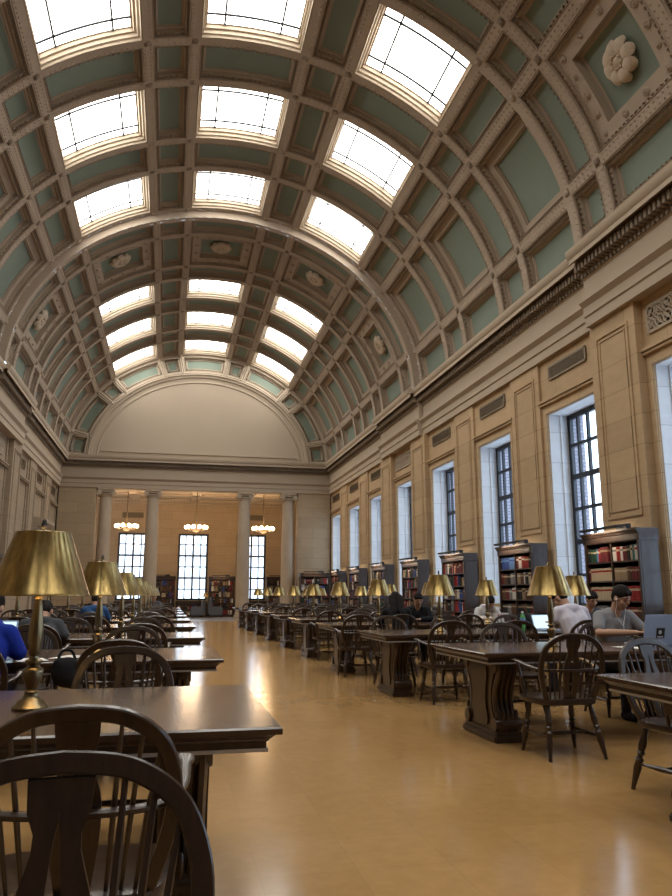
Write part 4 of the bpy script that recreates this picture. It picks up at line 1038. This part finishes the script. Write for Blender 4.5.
# earphones of the man in grey
MW = Matrix.Translation(V(pm.location)) @ Matrix.Rotation(pi, 4, 'Z') @ Matrix.Diagonal((1.04, 1.04, 1.04, 1))
ep = MB(); J = V((.0, CC.y+.155, CC.z-.10))
for s in (-1, 1):
    a = hm @ V((s*.086, .008, -.012)); ep.sphere(a, .011, 7); ep.tube(catmull([a, hm @ V((s*.078, .03, -.07)), V((s*.055, CC.y+.115, CC.z+.02)), J], 4), .0028, 5)
ep.tube(catmull([J, J+V((-.01, .02, -.10)), V((-.03, .30, .80)), V((-.08, .40, .785))], 4), .0028, 5)
ep.xf(MW); tag(ep.build('earphones', M['white'], None, 60), 'white earphones with cable hanging on the man in grey T-shirt', 'earphones')

def laptop(x, y, rz, label, lid, screen=False, open_=.35, w=.36, d=.25, sticker=False):
    """screen side faces local -Y; lid hinge at local +Y"""
    t = empty('laptop', (x, y, TT), rz, label, 'laptop')
    MB().bbox(-w/2, w/2, -d/2, d/2, 0, .018, .004).build('keyboard_base', M[lid] if lid != 'silver' else M['silver'], t)
    m = MB(); m.box(-w/2+.02, w/2-.02, -.02, d/2-.03, .0181, .0205); m.build('keyboard', M['lapblack'], t, smooth=0)
    R = Matrix.Translation((0, d/2, .018)) @ Matrix.Rotation(-open_, 4, 'X')
    L = MB().bbox(-w/2, w/2, 0, .010, 0, d+.02, .004).xf(R).build('lid', M[lid], t)
    MB().box(-w/2+.012, w/2-.012, -.0015, .0, .015, d+.008).xf(R).build('screen', M['screen'] if screen else M['lapblack'], L, smooth=0)
    if sticker:
        MB().box(-.055, .045, .0101, .0112, .05, .15).xf(R).build('sticker', M['lapblack'], L, smooth=0)
        k = MB(); k.lathe([(.02, 0), (.02, .001), (1e-6, .001)], 16, (0, 0, 0), Matrix.Rotation(-pi/2, 3, 'X')); k.xf(R @ Matrix.Translation((.0, .0115, .11))); k.build('round_badge', M['white'], L, smooth=0)
        k = MB(); k.box(-.04, .03, .0113, .0118, .06, .07).xf(R); k.build('printed_line', M['white'], L, smooth=0)
    return t
laptop(4.62, 6.62, pi+.12, 'silver-blue open laptop with a dark sticker on its lid', 'silver', sticker=True, open_=.22, w=.38, d=.26)
laptop(5.27, 6.86, pi-.35, 'black open laptop at the right edge beside the silver one', 'lapblack', open_=.15, d=.28)
laptop(5.05, 9.42, .05, 'open laptop with lit pale screen before the man in white', 'silver', True, open_=.4, w=.30, d=.19)
laptop(-1.34, 6.15, -.1, 'open laptop with white glowing screen before the person in royal blue', 'silver', True, open_=.25)

def paper(x, y, rz, label, n=1, w=.21, l=.297):
    m = MB()
    vs = [(-w/2, -l/2, .002), (w/2, -l/2, .004), (w/2, l/2, .002), (-w/2, l/2, .006)]
    m.add(vs+[(a, b, c+.002) for a, b, c in vs], [(3, 2, 1, 0), (4, 5, 6, 7), (0, 1, 5, 4), (1, 2, 6, 5), (2, 3, 7, 6), (3, 0, 4, 7)])
    o = m.build('paper_sheet', M['paper'], smooth=0, loc=(x, y, TT)); o.rotation_euler = (0, 0, rz); return tag(o, label, 'paper')
paper(4.15, 6.2, .5, 'white paper sheet on the table in front of the man in grey')
paper(-.98, 6.0, .3, 'white paper sheet lying on the table behind the big brass lamp')
paper(-.72, 6.2, -.4, 'second white paper sheet on the lamp-lit table, nearer the aisle')
m = MB(); m.bbox(-.037, .037, -.075, .075, 0, .009, .003); o = m.build('phone', M['lapblack'], loc=(4.45, 6.42, TT)); o.rotation_euler = (0, 0, .9); tag(o, 'black phone lying on the table by the grey-shirted man', 'phone')

t = empty('drink_bottle', (4.78, 9.62, TT), 0, 'green drink bottle with blue band standing on the table', 'bottle')
MB().lathe([(.034, 0), (.038, .01), (.038, .06), (.034, .085), (.038, .11), (.038, .17), (.026, .205), (.014, .225), (.014, .235)], 20).build('bottle_body', M['bottle'], t)
MB().lathe([(.0385, .115), (.0385, .165)], 20).build('label_band', M['bottlelabel'], t)
MB().lathe([(.016, .232), (.016, .252), (.012, .256), (1e-6, .256)], 14).build('cap', M['white'], t)

t = empty('carton', (5.70, 12.30, TT), .1, 'white carton with red print in front of the bowed reader', 'box')
MB().bbox(-.13, .13, -.05, .05, 0, .17, .004).build('box_body', M['paper'], t)
k = MB()
for x in (-.075, -.02, .035, .08): k.box(x-.014, x+.014, -.0515, -.05, .07, .145)
k.build('red_print', M['redink'], t, smooth=0)

def bag(loc, sc, label):
    t = empty('black_bag', loc, .3, label, 'bag'); m = MB()
    m.sphere((0, 0, 0), .16, 12, (1*sc, .62*sc, .95*sc)); m.sphere((.05*sc, -.05*sc, -.06*sc), .11, 10, (1*sc, .7*sc, .9*sc)); m.sphere((-.07*sc, 0, .07*sc), .08, 9, (sc, sc, sc)); remeshed('bag_body', m, M['black'], t, .012, 2)
    MB().tube(catmull([(-.10*sc, .02, .08*sc), (-.05*sc, .05, .20*sc), (.05*sc, .05, .20*sc), (.09*sc, .02, .08*sc)], 4), .010, 6).build('strap', M['black'], t)
    return t
bag((-.645, 5.40, .735), .66, 'black bag slung on the armchair behind the big brass lamp')
bag((4.99, 9.98, TT+.115), .75, 'black bag lying on the table behind the lit laptop')
# ================================================================== CAMERA, LIGHT, WORLD
cam = bpy.data.cameras.new('camera'); co = bpy.data.objects.new('camera', cam); COL.objects.link(co)
cam.sensor_fit = 'VERTICAL'; cam.sensor_height = 24; cam.lens = 735.97/896*24; cam.clip_end = 300; cam.clip_start = .05
co.location = (0, 0, H); co.rotation_euler = (pi/2+.1978, 0, -.2189); scene.camera = co
w = bpy.data.worlds.new('overcast_sky'); scene.world = w; w.use_nodes = True
bg = w.node_tree.nodes['Background']; bg.inputs[0].default_value = (.67, .82, 1.0, 1); bg.inputs[1].default_value = 5.2
def light(kind, loc, energy, col=(1, .8, .55), rot=(0, 0, 0), **kw):
    l = bpy.data.lights.new('lamp_light', kind); l.energy = energy; l.color = col
    for k, v in kw.items(): setattr(l, k, v)
    o = bpy.data.objects.new('lamp_light', l); COL.objects.link(o); o.location = loc; o.rotation_euler = rot; return o
def portal(loc, rot, sx, sy):
    o = light('AREA', loc, 1, (1, 1, 1), rot, shape='RECTANGLE', size=sx, size_y=sy); o.data.cycles.is_portal = True
for y in WC: portal((XR+1.2, y, (SILL+HEAD)/2), (0, pi/2, 0), HEAD-SILL, 2*OH)
for x in EW: portal((x, YE+.6, (eh0+eh1)/2), (-pi/2, 0, 0), 2*ew, eh1-eh0)
for x in (XC-3.72, XC, XC+3.72): light('POINT', (x, 41.5, 5.15), 110, (1, .62, .32), shadow_soft_size=.5); light('POINT', (x, 41.5, 4.5), 60, (1, .62, .32), shadow_soft_size=.4)
for x, y in LAMPS:
    if y < 26: light('POINT', (x, y, TT+.66), 8, (1, .62, .30), shadow_soft_size=.03)
for x, y, rz in CASES:
    R = Matrix.Rotation(rz, 3, 'Z'); a = V((x, y, 0))+R @ V((-.1, -.15, 2.36)); light('AREA', a, 7 if x > 7.5 else 2.5, (1, .78, .55), (RAD(30), 0, rz), shape='RECTANGLE', size=.9, size_y=.03)
scene.view_settings.view_transform = 'Standard'; scene.view_settings.look = 'None'; scene.view_settings.exposure = 0
scene.cycles.max_bounces = 8; scene.cycles.diffuse_bounces = 5; scene.cycles.glossy_bounces = 3; scene.cycles.transparent_max_bounces = 12
scene.cycles.sample_clamp_indirect = 6; scene.cycles.use_denoising = True; scene.cycles.caustics_reflective = False; scene.cycles.caustics_refractive = False
